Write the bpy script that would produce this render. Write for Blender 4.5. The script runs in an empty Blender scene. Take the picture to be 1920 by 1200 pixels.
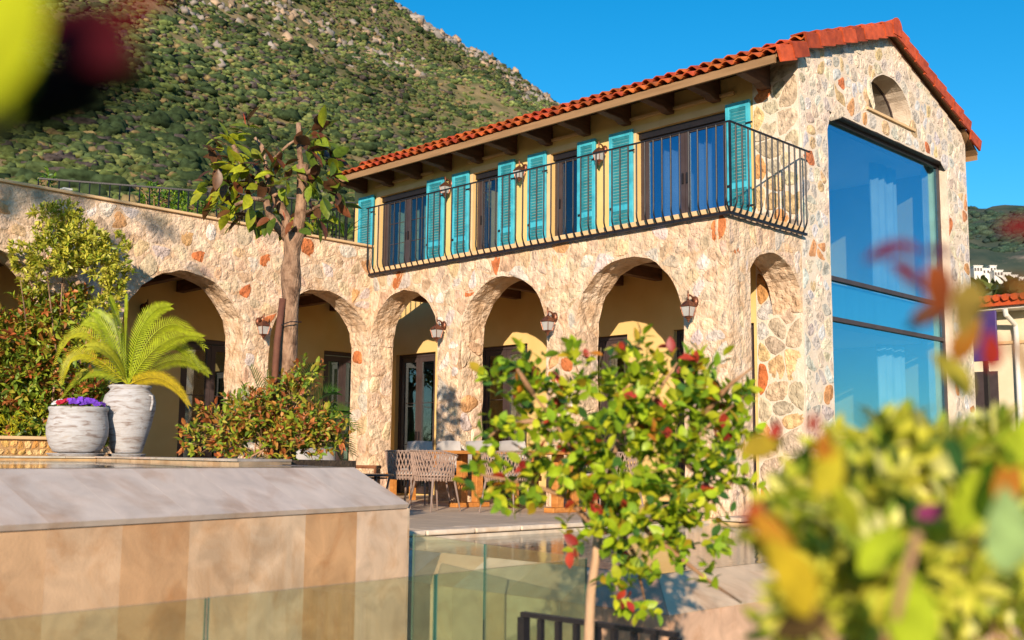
import bpy, math, random
import numpy as np
from mathutils import Vector, Matrix, noise
from mathutils.geometry import tessellate_polygon
random.seed(7); RNG = np.random.default_rng(7)
SC = bpy.context.scene
COL = SC.collection
# ---------------------------------------------------------------- camera
CAM_P = Vector((-12.9, -7.42, 0.646))
CAM_R = Vector((0.7030932, -0.7110295, 0.0098470))
CAM_U = Vector((-0.0946880, -0.0798888, 0.9922963))
CAM_F = Vector((0.7047653, 0.6986092, 0.1234953))
FPX = 2079.73
cd = bpy.data.cameras.new('camera'); cam = bpy.data.objects.new('camera', cd); COL.objects.link(cam)
cam.matrix_world = Matrix(((CAM_R.x, CAM_U.x, -CAM_F.x, CAM_P.x), (CAM_R.y, CAM_U.y, -CAM_F.y, CAM_P.y),
                           (CAM_R.z, CAM_U.z, -CAM_F.z, CAM_P.z), (0, 0, 0, 1)))
cd.sensor_width = 36; cd.lens = 36 * FPX / 1920; cd.clip_start = 0.05; cd.clip_end = 6000
cd.dof.use_dof = True; cd.dof.focus_distance = 13.5; cd.dof.aperture_fstop = 2.8
SC.camera = cam
# ---------------------------------------------------------------- sky, sun, exposure
SUN_D = Vector((1, .81, -.325)).normalized()          # direction the light travels
SUN_EL = math.asin(-SUN_D.z)
w = bpy.data.worlds.new('World'); SC.world = w; w.use_nodes = True
nt = w.node_tree; bg = nt.nodes['Background']
sk = nt.nodes.new('ShaderNodeTexSky'); sk.sky_type = 'NISHITA'; sk.sun_disc = False
sk.sun_elevation = SUN_EL; sk.sun_rotation = math.atan2(-SUN_D.x, -SUN_D.y) % (2 * math.pi)
sk.altitude = 600; sk.air_density = 1.0; sk.dust_density = 0.1; sk.ozone_density = 4.0
hs = nt.nodes.new('ShaderNodeHueSaturation'); hs.inputs['Saturation'].default_value = 1.28; hs.inputs['Hue'].default_value = .488; hs.inputs['Value'].default_value = 1.45
nt.links.new(sk.outputs[0], hs.inputs['Color']); nt.links.new(hs.outputs[0], bg.inputs[0])
bg.inputs[1].default_value = 0.088
sl = bpy.data.lights.new('sun', 'SUN'); so = bpy.data.objects.new('sun', sl); COL.objects.link(so)
sl.energy = 5.0; sl.angle = math.radians(.55); sl.color = (1, .815, .62)
so.rotation_euler = SUN_D.to_track_quat('-Z', 'Y').to_euler(); so.location = (-30, -25, 20)
SC.view_settings.view_transform = 'Standard'; SC.view_settings.look = 'None'
SC.view_settings.exposure = 0.52; SC.view_settings.gamma = 1
SC.cycles.max_bounces = 8; SC.cycles.transparent_max_bounces = 24
SC.cycles.caustics_reflective = False; SC.cycles.caustics_refractive = False
SC.cycles.use_denoising = True
try: SC.cycles.sample_clamp_indirect = 6
except Exception: pass

# ---------------------------------------------------------------- helpers
def at(x, y, t):
    "point seen at photograph pixel (x, y), t metres along the view axis"
    return CAM_P + t * ((x - 960) / FPX * CAM_R - (y - 600) / FPX * CAM_U + CAM_F)
WORLD = {}
def reg(o, wloc, parent):
    COL.objects.link(o)
    wloc = Vector(wloc)
    WORLD[o.name] = wloc
    if parent is not None:
        o.parent = parent; o.location = wloc - WORLD[parent.name]
    else: o.location = wloc
    return o
def tag(o, label=None, cat=None, group=None, kind=None):
    if label: o['label'] = label
    if cat: o['category'] = cat
    if group: o['group'] = group
    if kind: o['kind'] = kind
    return o
def empty(name, loc, label=None, cat=None, group=None, rz=0, parent=None):
    o = bpy.data.objects.new(name, None); o.empty_display_size = .1
    reg(o, loc, parent); o.rotation_euler = (0, 0, rz)
    return tag(o, label, cat, group)
def mobj(name, me, mat, parent=None, loc=(0, 0, 0), color=None, smooth=False):
    if mat is not None and not me.materials: me.materials.append(mat)
    if smooth: me.shade_smooth()
    o = bpy.data.objects.new(name, me); reg(o, loc, parent)
    if color: o.color = (*color, 1)
    return o
class MB:
    "collects vertices and faces (local coordinates of the object to be)"
    def __init__(s): s.v = []; s.f = []
    def add(s, vs, fs):
        b = len(s.v); s.v += [tuple(v) for v in vs]; s.f += [tuple(i + b for i in f) for f in fs]; return s
    def box(s, a, b):
        x0, y0, z0 = a; x1, y1, z1 = b
        if x0 > x1: x0, x1 = x1, x0
        if y0 > y1: y0, y1 = y1, y0
        if z0 > z1: z0, z1 = z1, z0
        return s.add([(x0, y0, z0), (x1, y0, z0), (x1, y1, z0), (x0, y1, z0), (x0, y0, z1), (x1, y0, z1), (x1, y1, z1), (x0, y1, z1)],
                     [(0, 3, 2, 1), (4, 5, 6, 7), (0, 1, 5, 4), (1, 2, 6, 5), (2, 3, 7, 6), (3, 0, 4, 7)])
    def obox(s, p, q, wdt, hgt, up=(0, 0, 1)):
        "bar from p to q with a rectangular section"
        p = Vector(p); q = Vector(q); d = (q - p).normalized(); up = Vector(up)
        sd = d.cross(up)
        if sd.length < 1e-5: sd = d.cross(Vector((1, 0, 0)))
        sd.normalize(); u2 = sd.cross(d).normalized()
        sd = sd * wdt / 2; u2 = u2 * hgt / 2
        vs = [e + a * sd + b * u2 for e in (p, q) for a, b in ((-1, -1), (1, -1), (1, 1), (-1, 1))]
        return s.add(vs, [(3, 2, 1, 0), (4, 5, 6, 7), (0, 1, 5, 4), (1, 2, 6, 5), (2, 3, 7, 6), (3, 0, 4, 7)])
    def tube(s, pts, rad, n=8, cap=True):
        pts = [Vector(p) for p in pts]
        if not hasattr(rad, '__len__'): rad = [rad] * len(pts)
        ref = Vector((.31, .17, .93)); vs = []; fs = []
        for i, p in enumerate(pts):
            d = (pts[min(i + 1, len(pts) - 1)] - pts[max(i - 1, 0)]).normalized()
            a = d.cross(ref)
            if a.length < .05: a = d.cross(Vector((1, 0, 0)))
            a.normalize(); b = d.cross(a)
            for k in range(n):
                t = 2 * math.pi * k / n
                vs.append(p + rad[i] * (math.cos(t) * a + math.sin(t) * b))
        for i in range(len(pts) - 1):
            for k in range(n):
                fs.append((i * n + k, i * n + (k + 1) % n, (i + 1) * n + (k + 1) % n, (i + 1) * n + k))
        if cap:
            fs.append(tuple(range(n - 1, -1, -1))); fs.append(tuple((len(pts) - 1) * n + k for k in range(n)))
        return s.add(vs, fs)
    def lathe(s, prof, n=28, c=(0, 0, 0)):
        vs = []; fs = []
        for (rr, z) in prof:
            for k in range(n):
                t = 2 * math.pi * k / n
                vs.append((c[0] + rr * math.cos(t), c[1] + rr * math.sin(t), c[2] + z))
        for i in range(len(prof) - 1):
            for k in range(n):
                fs.append((i * n + k, i * n + (k + 1) % n, (i + 1) * n + (k + 1) % n, (i + 1) * n + k))
        return s.add(vs, fs)
    def prism(s, poly, f0, f1):
        "polygon of 2-D points mapped by f0 (front) and f1 (back)"
        n = len(poly); vs = [f0(*p) for p in poly] + [f1(*p) for p in poly]
        tri = tessellate_polygon([[Vector((p[0], p[1], 0)) for p in poly]])
        fs = [tuple(t) for t in tri] + [tuple(i + n for i in reversed(t)) for t in tri]
        fs += [(i, (i + 1) % n, n + (i + 1) % n, n + i) for i in range(n)]
        return s.add(vs, fs)
    def mesh(s, name, fix=False):
        me = bpy.data.meshes.new(name); me.from_pydata(s.v, [], s.f)
        if fix:
            import bmesh
            bm = bmesh.new(); bm.from_mesh(me); bmesh.ops.recalc_face_normals(bm, faces=bm.faces); bm.to_mesh(me); bm.free()
        me.update(); return me
    def build(s, name, mat, parent=None, loc=(0, 0, 0), color=None, smooth=False, fix=True):
        return mobj(name, s.mesh(name, fix), mat, parent, loc, color, smooth)
def copy_tree(o, loc=None, rz=None, parent=None):
    c = o.copy(); COL.objects.link(c); c.parent = parent
    if loc is not None: c.location = loc; WORLD[c.name] = Vector(loc)
    if rz is not None: c.rotation_euler = (0, 0, rz)
    for ch in list(o.children): copy_tree(ch, parent=c)
    return c
def bevel(o, wd=.006, seg=2):
    m = o.modifiers.new('bevel', 'BEVEL'); m.width = wd; m.segments = seg; m.limit_method = 'ANGLE'; m.angle_limit = .6
    return o
# ---------------------------------------------------------------- materials
MATS = {}
def M(name, cols=((.5, .5, .5),), scale=4, detail=5, rough=.75, bump=0, bscale=None, src=None, vary=.25, metal=0, spec=.4,
      stretch=(1, 1, 1), distort=0, trans=0, coat=0, stops=None, sheen=0, vor=0, bdist=.02, vein=None):
    """procedural material. src None: colour ramp of a noise over cols; 'obj' / 'attr': object colour / vertex colour,
    varied by the noise."""
    if name in MATS: return MATS[name]
    m = bpy.data.materials.new(name); m.use_nodes = True; t = m.node_tree; N = t.nodes; L = t.links
    b = N['Principled BSDF']; tc = N.new('ShaderNodeTexCoord'); mp = N.new('ShaderNodeMapping'); mp.inputs['Scale'].default_value = stretch
    geo = N.new('ShaderNodeNewGeometry')
    L.new(geo.outputs['Position'], mp.inputs[0])
    nz = N.new('ShaderNodeTexNoise'); nz.inputs['Scale'].default_value = scale; nz.inputs['Detail'].default_value = detail
    nz.inputs['Distortion'].default_value = distort
    L.new(mp.outputs[0], nz.inputs['Vector'])
    if src is None:
        rp = N.new('ShaderNodeValToRGB'); e = rp.color_ramp.elements
        k = len(cols)
        st = stops or [.32 + .36 * i / max(1, k - 1) for i in range(k)]
        e[0].position = st[0]; e[0].color = (*cols[0], 1)
        if k == 1: e.remove(e[1])
        else:
            e[1].position = st[-1]; e[1].color = (*cols[-1], 1)
            for i in range(1, k - 1): q = e.new(st[i]); q.color = (*cols[i], 1)
        L.new(nz.outputs[0], rp.inputs[0]); colout = rp.outputs[0]
    else:
        if src == 'obj': a = N.new('ShaderNodeObjectInfo'); ac = a.outputs['Color']
        else: a = N.new('ShaderNodeAttribute'); a.attribute_name = 'Col'; ac = a.outputs['Color']
        mr = N.new('ShaderNodeMapRange'); mr.inputs[1].default_value = .3; mr.inputs[2].default_value = .7
        mr.inputs[3].default_value = 1 - vary; mr.inputs[4].default_value = 1 + vary
        L.new(nz.outputs[0], mr.inputs[0])
        mx = N.new('ShaderNodeVectorMath'); mx.operation = 'SCALE'
        L.new(ac, mx.inputs[0]); L.new(mr.outputs[0], mx.inputs['Scale']); colout = mx.outputs[0]
    if vein:
        vc, lo, hi, vs_ = vein
        n3 = N.new('ShaderNodeTexNoise'); n3.inputs['Scale'].default_value = vs_; n3.inputs['Detail'].default_value = 12; n3.inputs['Roughness'].default_value = .62; n3.inputs['Distortion'].default_value = .7
        ofs = N.new('ShaderNodeVectorMath'); ofs.operation = 'ADD'
        if src == 'obj':
            oi = N.new('ShaderNodeObjectInfo'); sc3 = N.new('ShaderNodeMath'); sc3.operation = 'MULTIPLY'; sc3.inputs[1].default_value = 37.0; L.new(oi.outputs['Random'], sc3.inputs[0]); L.new(sc3.outputs[0], ofs.inputs[1])
        L.new(geo.outputs['Position'], ofs.inputs[0]); L.new(ofs.outputs[0], n3.inputs['Vector'])
        r3 = N.new('ShaderNodeMapRange'); r3.inputs[1].default_value = lo; r3.inputs[2].default_value = hi; L.new(n3.outputs[0], r3.inputs[0])
        m3 = N.new('ShaderNodeMixRGB'); m3.blend_type = 'MULTIPLY'; m3.inputs[2].default_value = (*vc, 1); L.new(r3.outputs[0], m3.inputs[0]); L.new(colout, m3.inputs[1]); colout = m3.outputs[0]
    L.new(colout, b.inputs['Base Color'])
    b.inputs['Roughness'].default_value = rough; b.inputs['Metallic'].default_value = metal
    b.inputs['Specular IOR Level'].default_value = spec
    if coat: b.inputs['Coat Weight'].default_value = coat
    if bump:
        n2 = N.new('ShaderNodeTexNoise'); n2.inputs['Scale'].default_value = bscale or scale * 4; n2.inputs['Detail'].default_value = 6
        L.new(mp.outputs[0], n2.inputs['Vector'])
        bp = N.new('ShaderNodeBump'); bp.inputs['Strength'].default_value = bump; bp.inputs['Distance'].default_value = bdist
        hout = n2.outputs[0]
        if vor:
            vt = N.new('ShaderNodeTexVoronoi'); vt.inputs['Scale'].default_value = vor; vt.feature = 'F1'
            ds = N.new('ShaderNodeVectorMath'); ds.operation = 'MULTIPLY_ADD'; ds.inputs[1].default_value = (.12, .12, .12)
            L.new(n2.outputs[1], ds.inputs[0]); L.new(mp.outputs[0], ds.inputs[2]); L.new(ds.outputs[0], vt.inputs['Vector'])
            mm = N.new('ShaderNodeMath'); mm.operation = 'MULTIPLY_ADD'; mm.inputs[1].default_value = -1.3
            L.new(vt.outputs['Distance'], mm.inputs[0]); L.new(n2.outputs[0], mm.inputs[2]); hout = mm.outputs[0]
        L.new(hout, bp.inputs['Height']); L.new(bp.outputs[0], b.inputs['Normal'])
    if trans:
        tr = N.new('ShaderNodeBsdfTranslucent'); L.new(colout, tr.inputs[0])
        ms = N.new('ShaderNodeMixShader'); ms.inputs[0].default_value = trans
        L.new(b.outputs[0], ms.inputs[1]); L.new(tr.outputs[0], ms.inputs[2])
        L.new(ms.outputs[0], N['Material Output'].inputs[0])
    MATS[name] = m
    return m
def glass(name, tint, refl, minr, maxr, rough=.0):
    "thin architectural glass: tinted see-through plus a fresnel reflection"
    m = bpy.data.materials.new(name); m.use_nodes = True; t = m.node_tree; N = t.nodes; L = t.links
    N.remove(N['Principled BSDF'])
    tr = N.new('ShaderNodeBsdfTransparent'); tr.inputs[0].default_value = (*tint, 1)
    gl = N.new('ShaderNodeBsdfGlossy'); gl.inputs[0].default_value = (*refl, 1); gl.inputs['Roughness'].default_value = rough
    lw = N.new('ShaderNodeLayerWeight'); lw.inputs[0].default_value = .35
    mr = N.new('ShaderNodeMapRange'); mr.inputs[3].default_value = minr; mr.inputs[4].default_value = maxr
    L.new(lw.outputs['Facing'], mr.inputs[0])
    mx = N.new('ShaderNodeMixShader'); L.new(mr.outputs[0], mx.inputs[0]); L.new(tr.outputs[0], mx.inputs[1]); L.new(gl.outputs[0], mx.inputs[2])
    L.new(mx.outputs[0], N['Material Output'].inputs[0])
    return m
def water_mat(name, deep, bstr, bscale):
    m = bpy.data.materials.new(name); m.use_nodes = True; t = m.node_tree; N = t.nodes; L = t.links
    b = N['Principled BSDF']; b.inputs['Base Color'].default_value = (*deep, 1); b.inputs['Roughness'].default_value = .02
    b.inputs['IOR'].default_value = 1.33
    g = N.new('ShaderNodeNewGeometry'); nz = N.new('ShaderNodeTexNoise'); nz.inputs['Scale'].default_value = bscale; nz.inputs['Detail'].default_value = 3
    L.new(g.outputs['Position'], nz.inputs['Vector'])
    bp = N.new('ShaderNodeBump'); bp.inputs['Strength'].default_value = bstr; bp.inputs['Distance'].default_value = .02
    L.new(nz.outputs[0], bp.inputs['Height']); L.new(bp.outputs[0], b.inputs['Normal'])
    return m
m_mortar = M('lime_mortar', ((.50, .33, .20), (.66, .48, .33), (.70, .56, .43)), 4.5, 10, .95, .65, 20, spec=.1, vor=13, bdist=.028)
m_mortar_g = M('pale_mortar', ((.62, .51, .40), (.72, .62, .51)), 5, 8, .95, .6, 45, spec=.1)
m_stone = M('field_stone', src='attr', scale=11, detail=11, rough=.9, bump=.8, bscale=24, vary=.36, spec=.12, vor=16, bdist=.018)
m_rough = M('rough_stone', src='attr', scale=6, detail=11, rough=.95, bump=.65, bscale=20, vary=.36, spec=.1, vor=13, bdist=.028)
m_plaster = M('yellow_plaster', ((.64, .44, .17), (.70, .50, .21)), 2.0, 6, .9, .12, 90, spec=.15)
m_trim = M('trim_render', ((.62, .42, .22), (.68, .47, .26)), 4, 6, .85, .15, 60, spec=.15)
m_tile = M('clay_tile', src='obj', scale=9, detail=6, rough=.6, bump=.25, bscale=60, vary=.3, spec=.3)
m_tile_a = M('clay_tile_field', ((.34, .045, .012), (.50, .085, .02), (.42, .06, .015)), 9, 6, .6, .25, 60, spec=.3)
m_fascia = M('fascia_wood', ((.24, .135, .06), (.31, .18, .085)), 3, 6, .7, .2, 30, stretch=(6, .7, 6))
m_beam = M('dark_beam', ((.09, .04, .022), (.16, .075, .04)), 3, 6, .7, .2, 30, stretch=(1, 1, 6))
m_frame = M('dark_door_frame', ((.045, .03, .03), (.06, .042, .042)), 6, 3, .45, .05, 50)
m_iron = M('black_iron', ((.005, .004, .006), (.012, .008, .010)), 20, 3, .5, .1, 80, spec=.5)
m_teal = M('teal_paint', ((.03, .28, .38), (.045, .38, .50), (.06, .43, .55)), 7, 9, .6, .12, 70)
m_copper = M('copper_lantern', ((.10, .035, .02), (.22, .08, .04), (.05, .025, .025)), 22, 5, .42, .15, 70, metal=.55)
m_lglass = M('frosted_glass', ((.36, .35, .34), (.44, .43, .41)), 9, 3, .35)
m_trav = M('travertine', src='obj', scale=4.5, detail=12, rough=.55, bump=.08, bscale=70, vary=.20, distort=.9, spec=.3, vein=((.80, .64, .48), .48, .74, 3.2))
m_trav_wet = M('travertine_slope', src='obj', scale=4.0, detail=12, rough=.45, bump=.06, bscale=70, vary=.14, distort=1.0, spec=.35, vein=((.80, .68, .58), .48, .70, 2.6))
m_deck = M('deck_stone', src='obj', scale=2.5, detail=8, rough=.75, bump=.12, bscale=40, vary=.16, stretch=(1.0, 9, 1), spec=.25)
m_wood = M('teak', ((.40, .15, .035), (.55, .24, .06)), 4, 6, .5, .1, 60, stretch=(6, .8, 6))
m_rope = M('taupe_rope', ((.30, .20, .155), (.38, .26, .20)), 60, 3, .85, .4, 220)
m_legs = M('taupe_metal', ((.20, .14, .11), (.24, .17, .14)), 9, 3, .5)
m_cush = M('grey_cushion', ((.36, .33, .31), (.44, .41, .38)), 4, 6, .95, .15, 160, sheen=.2)
m_black = M('black_table', ((.012, .014, .022), (.02, .02, .03)), 9, 3, .3)
m_soil = M('soil', ((.05, .03, .018), (.10, .065, .04)), 8, 8, .95, .8, 40)
m_pot = M('whitewashed_clay', ((.25, .20, .18), (.40, .38, .38), (.47, .47, .49), (.40, .36, .34)), 5, 11, .92, .5, 40, stretch=(1, 1, 6), distort=.9, stops=(.32, .45, .58, .70))
m_leaf = M('leaf', src='obj', scale=30, detail=3, rough=.42, vary=.28, trans=.30, spec=.4)
m_leaf_a = M('leaf_mass', src='attr', scale=30, detail=3, rough=.45, vary=.2, trans=.28, spec=.35)
m_bark = M('bark', ((.16, .09, .055), (.29, .175, .11), (.38, .24, .155)), 9, 10, .9, .9, 26, stretch=(2.2, 2.2, .8), vein=((.55, .5, .45), .52, .62, 9))
m_near = M('near_leaf', src='obj', scale=45, detail=5, rough=.7, vary=.35, trans=.35, spec=.12)
m_stem = M('thin_stem', ((.26, .13, .06), (.38, .22, .12)), 9, 5, .85, .3, 60)
m_curtain = M('curtain', ((.55, .58, .60), (.66, .69, .70)), 3, 4, .9)
m_room = M('room_wall', ((.72, .73, .72), (.78, .79, .78)), 2, 4, .9)
m_paint = M('white_paint', ((.62, .60, .55), (.70, .68, .63)), 3, 5, .8)
g_big = glass('picture_glass', (.86, .98, 1.0), (.30, .78, 1.0), .16, .78)
g_door = glass('door_glass', (.78, .84, .82), (.30, .36, .46), .10, .6); g_blue = glass('sky_door_glass', (.7, .82, .92), (.34, .60, .85), .30, .85)
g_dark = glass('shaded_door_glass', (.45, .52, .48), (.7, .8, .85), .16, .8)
g_pool = glass('pool_fence_glass', (.925, .975, .90), (.80, .95, .9), .05, .55)
g_edge = M('glass_edge', ((.02, .10, .09), (.03, .14, .12)), 5, 2, .15)
m_water = water_mat('upper_water', (.03, .09, .08), .05, 14)
m_water2 = water_mat('lower_water', (.02, .10, .10), .10, 16)
# ---------------------------------------------------------------- rubble stone layers
def clip(poly, px, py, nx, ny):
    out = []
    n = len(poly)
    for i in range(n):
        a = poly[i]; b = poly[(i + 1) % n]
        da = (a[0] - px) * nx + (a[1] - py) * ny; db = (b[0] - px) * nx + (b[1] - py) * ny
        if da <= 0: out.append(a)
        if (da < 0 < db) or (db < 0 < da):
            t = da / (da - db); out.append((a[0] + t * (b[0] - a[0]), a[1] + t * (b[1] - a[1])))
    return out
def arch_sd(c, r, spring, rz=None):
    def f(u, v):
        if v > spring:
            if rz: return (math.hypot((u - c) / r, (v - spring) / rz) - 1) * min(r, rz)
            return math.hypot(u - c, v - spring) - r
        return abs(u - c) - r
    return f
def rect_sd(u0, u1, v0, v1):
    def f(u, v):
        dx = max(u0 - u, u - u1); dy = max(v0 - v, v - v1)
        if dx > 0 and dy > 0: return math.hypot(dx, dy)
        return max(dx, dy)
    return f
def line_sd(p, q):
    d = Vector((q[0] - p[0], q[1] - p[1])).normalized()
    return lambda u, v: -((u - p[0]) * -d.y + (v - p[1]) * d.x)      # wall lies to the right of p->q
def stones(rect, sds, sp, mapf, pal, gap=.022, h=(.008, .022), seed=1, margin=.015, aspect=1.0, jit=.33, rnd=2):
    """cells of a relaxed random mosaic inside rect (u0,u1,v0,v1); sds: signed distances, positive in the wall.
    Returns a list of (mesh data, centre, area, colour)."""
    rd = random.Random(seed); u0, u1, v0, v1 = rect; pts = []
    sd = lambda u, v: min([f(u, v) for f in sds] + [9])
    row = 0; v = v0 + sp * aspect * .4
    while v < v1:
        u = u0 + sp * (.25 if row % 2 else .7) * rd.uniform(.6, 1.2)
        while u < u1:
            q = (u + rd.uniform(-jit, jit) * sp, v + rd.uniform(-jit, jit) * sp * aspect)
            if u0 < q[0] < u1 and v0 < q[1] < v1 and sd(*q) > .032 and rd.random() > .06: pts.append(q)
            u += sp * rd.uniform(.75, 1.3)
        v += sp * aspect; row += 1
    out = []
    P = np.array(pts)
    for i, (pu, pv) in enumerate(pts):
        poly = [(max(u0, pu - sp * 1.3), max(v0, pv - sp * 1.3)), (min(u1, pu + sp * 1.3), max(v0, pv - sp * 1.3)),
                (min(u1, pu + sp * 1.3), min(v1, pv + sp * 1.3)), (max(u0, pu - sp * 1.3), min(v1, pv + sp * 1.3))]
        dist = np.hypot(P[:, 0] - pu, P[:, 1] - pv)
        for j in np.argsort(dist)[1:20]:
            qu, qv = pts[j]
            poly = clip(poly, (pu + qu) / 2, (pv + qv) / 2, qu - pu, qv - pv)
            if len(poly) < 3: break
        if len(poly) < 3: continue
        pp = []
        for (a, b) in poly:                                     # keep clear of openings and edges
            for _ in range(4):
                s = sd(a, b)
                if s >= margin: break
                e = 1e-3; gx = (sd(a + e, b) - s) / e; gy = (sd(a, b + e) - s) / e; g = math.hypot(gx, gy) or 1
                a += gx / g * (margin - s); b += gy / g * (margin - s)
            pp.append((a, b))
        cu = sum(p[0] for p in pp) / len(pp); cv = sum(p[1] for p in pp) / len(pp)
        sh = []
        for (a, b) in pp:
            dl = math.hypot(a - cu, b - cv) or 1
            k = max(.3, (dl - gap * rd.uniform(.55, 1.3)) / dl); sh.append((cu + (a - cu) * k, cv + (b - cv) * k))
        for _ in range(rnd if len(sh) < 6 else 1):
            ns = []
            for k in range(len(sh)):
                a = sh[k]; b = sh[(k + 1) % len(sh)]; t = rd.uniform(.2, .3)
                ns += [(a[0] * (1 - t) + b[0] * t, a[1] * (1 - t) + b[1] * t), (a[0] * t + b[0] * (1 - t), a[1] * t + b[1] * (1 - t))]
            sh = ns
        sh = [(a + rd.uniform(-.004, .004), b + rd.uniform(-.004, .004)) for a, b in sh]
        area = abs(sum(sh[k][0] * sh[(k + 1) % len(sh)][1] - sh[(k + 1) % len(sh)][0] * sh[k][1] for k in range(len(sh)))) / 2
        if area < .0016: continue
        n = len(sh); hh = rd.uniform(*h); tu, tv = rd.uniform(-.05, .05), rd.uniform(-.05, .05)
        vs = []
        for (kk, z0) in ((1.05, -.008), (.93, hh * .5), (.62, hh)):
            for (a, b) in sh:
                du, dv = (a - cu), (b - cv)
                z = z0 if z0 < 0 else z0 + du * tu + dv * tv + rd.uniform(-.0035, .0035)
                vs.append(mapf(cu + du * kk, cv + dv * kk, z))
        vs.append(mapf(cu, cv, hh * 1.05 + rd.uniform(-.004, .004)))
        fs = []
        for r_ in range(2):
            for k in range(n): fs.append((r_ * n + k, r_ * n + (k + 1) % n, (r_ + 1) * n + (k + 1) % n, (r_ + 1) * n + k))
        fs += [(2 * n + k, 2 * n + (k + 1) % n, 3 * n) for k in range(n)]
        tot = sum(q[0] for q in pal); x = rd.uniform(0, tot)
        for q in pal:
            x -= q[0]
            if x <= 0: break
        k = rd.uniform(.86, 1.14); col = tuple(c * k * rd.uniform(.95, 1.05) for c in q[1])
        out.append((vs, fs, area, col, mapf(cu, cv, 0)))
    return out
def col_attr(me, cols):
    ca = me.color_attributes.new('Col', 'FLOAT_COLOR', 'POINT')
    ca.data.foreach_set('color', np.asarray(cols, dtype=np.float32).ravel())
def set_stones(layers, limit, rest_parent, name='stone', rough=()):
    "layers: list of (stone list, parent). The largest become parts, the rest one joined part."
    al = [(s, p) for lst, p in layers for s in lst]
    al.sort(key=lambda q: -q[0][2])
    for (vs, fs, area, col, c), p in al[:limit]:
        c = Vector(c); me = bpy.data.meshes.new(name); me.from_pydata([tuple(Vector(v) - c) for v in vs], [], fs)
        col_attr(me, [(*col, 1)] * len(vs)); mobj(name, me, m_rough if p in rough else m_stone, p, c)
    rest = al[limit:]
    if rest:
        mb = MB(); cols = []
        for (vs, fs, area, col, c), p in rest: mb.add(vs, fs); cols += [(*col, 1)] * len(vs)
        me = mb.mesh('small_stones'); col_attr(me, cols)
        tag(mobj('small_stones', me, m_rough if rough else m_stone, rest_parent), kind='stuff')
PAL_GABLE = ((4, (.50, .46, .41)), (5, (.60, .50, .39)), (5, (.66, .55, .43)), (1.1, (.58, .42, .24)), (.55, (.54, .27, .13)), (.35, (.48, .16, .07)), (3, (.55, .53, .51)))
PAL_CORN = ((5, (.56, .45, .31)), (4, (.48, .40, .30)), (3, (.60, .42, .22)), (1, (.54, .28, .11)), (1.5, (.50, .47, .43)), (.5, (.48, .14, .05)))
PAL_ARC = ((6, (.64, .47, .32)), (5, (.61, .46, .33)), (2.0, (.58, .40, .25)), (.45, (.50, .16, .06)), (2.4, (.58, .50, .43)), (.5, (.58, .32, .15)))
def arch_pts(c, r, spring, z0, n=22, jit=.012, rd=random, rz=None):
    "outline of an arched opening from bottom left, over the top, to bottom right"
    out = []
    k = max(2, int((spring - z0) / .16))
    for i in range(k): out.append((c - r + rd.uniform(-jit, jit), z0 + (spring - z0) * i / k))
    for i in range(n + 1):
        a = math.pi * (1 - i / n); j = rd.uniform(-jit, jit)
        out.append((c + (r + j) * math.cos(a), spring + ((rz or r) + j) * math.sin(a)))
    for i in range(1, k + 1): out.append((c + r + rd.uniform(-jit, jit), spring - (spring - z0) * i / k))
    return out
def slab(outer, holes, mapf, d0, d1, nside=5, rough=0.0, seed=3, jit_rim=()):
    """wall: outer polygon with holes, mapped by mapf(u,v,depth); d0 front, d1 back. Reveals are subdivided and roughened."""
    rd = random.Random(seed); mb = MB()
    loops = [outer] + holes
    flat = [p for l in loops for p in l]
    tri = tessellate_polygon([[Vector((p[0], p[1], 0)) for p in l] for l in loops])
    n = len(flat)
    vs = [mapf(u, v, d0) for u, v in flat] + [mapf(u, v, d1) for u, v in flat]
    fs = [tuple(t) for t in tri] + [tuple(i + n for i in reversed(t)) for t in tri]
    b = 0
    for l in loops:
        m = len(l); rows = [[b + i for i in range(m)]]
        cu = sum(p[0] for p in l) / m; cv = sum(p[1] for p in l) / m
        for k in range(1, nside):
            row = []
            for i, (u, v) in enumerate(l):
                a = l[i - 1]; c = l[(i + 1) % m]; tx, ty = c[0] - a[0], c[1] - a[1]; tl = math.hypot(tx, ty) or 1
                j = rd.uniform(-rough, rough); row.append(len(vs)); vs.append(mapf(u - ty / tl * j, v + tx / tl * j, d0 + (d1 - d0) * k / nside))
            rows.append(row)
        rows.append([n + b + i for i in range(m)])
        for k in range(nside):
            for i in range(m):
                fs.append((rows[k][i], rows[k][(i + 1) % m], rows[k + 1][(i + 1) % m], rows[k + 1][i]))
        b += m
    return mb.add(vs, fs)
# ================================================================ MAIN VILLA
villa = empty('villa', (0, 0, 0), 'two-storey stone villa with red tiled gable roof and teal shutters', 'house')
GX = 5.42
mapG = lambda u, v, h: (u, -h, v)                # gable plane y=0, outwards -y
mapF = lambda u, v, h: (-h, u, v)                # facade plane x=0, outwards -x
mapA = lambda u, v, h: (-1.73 - h, u, v)         # arcade front
mapW = lambda u, v, h: (u, 6.91 - h, v)          # wing front
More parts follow.
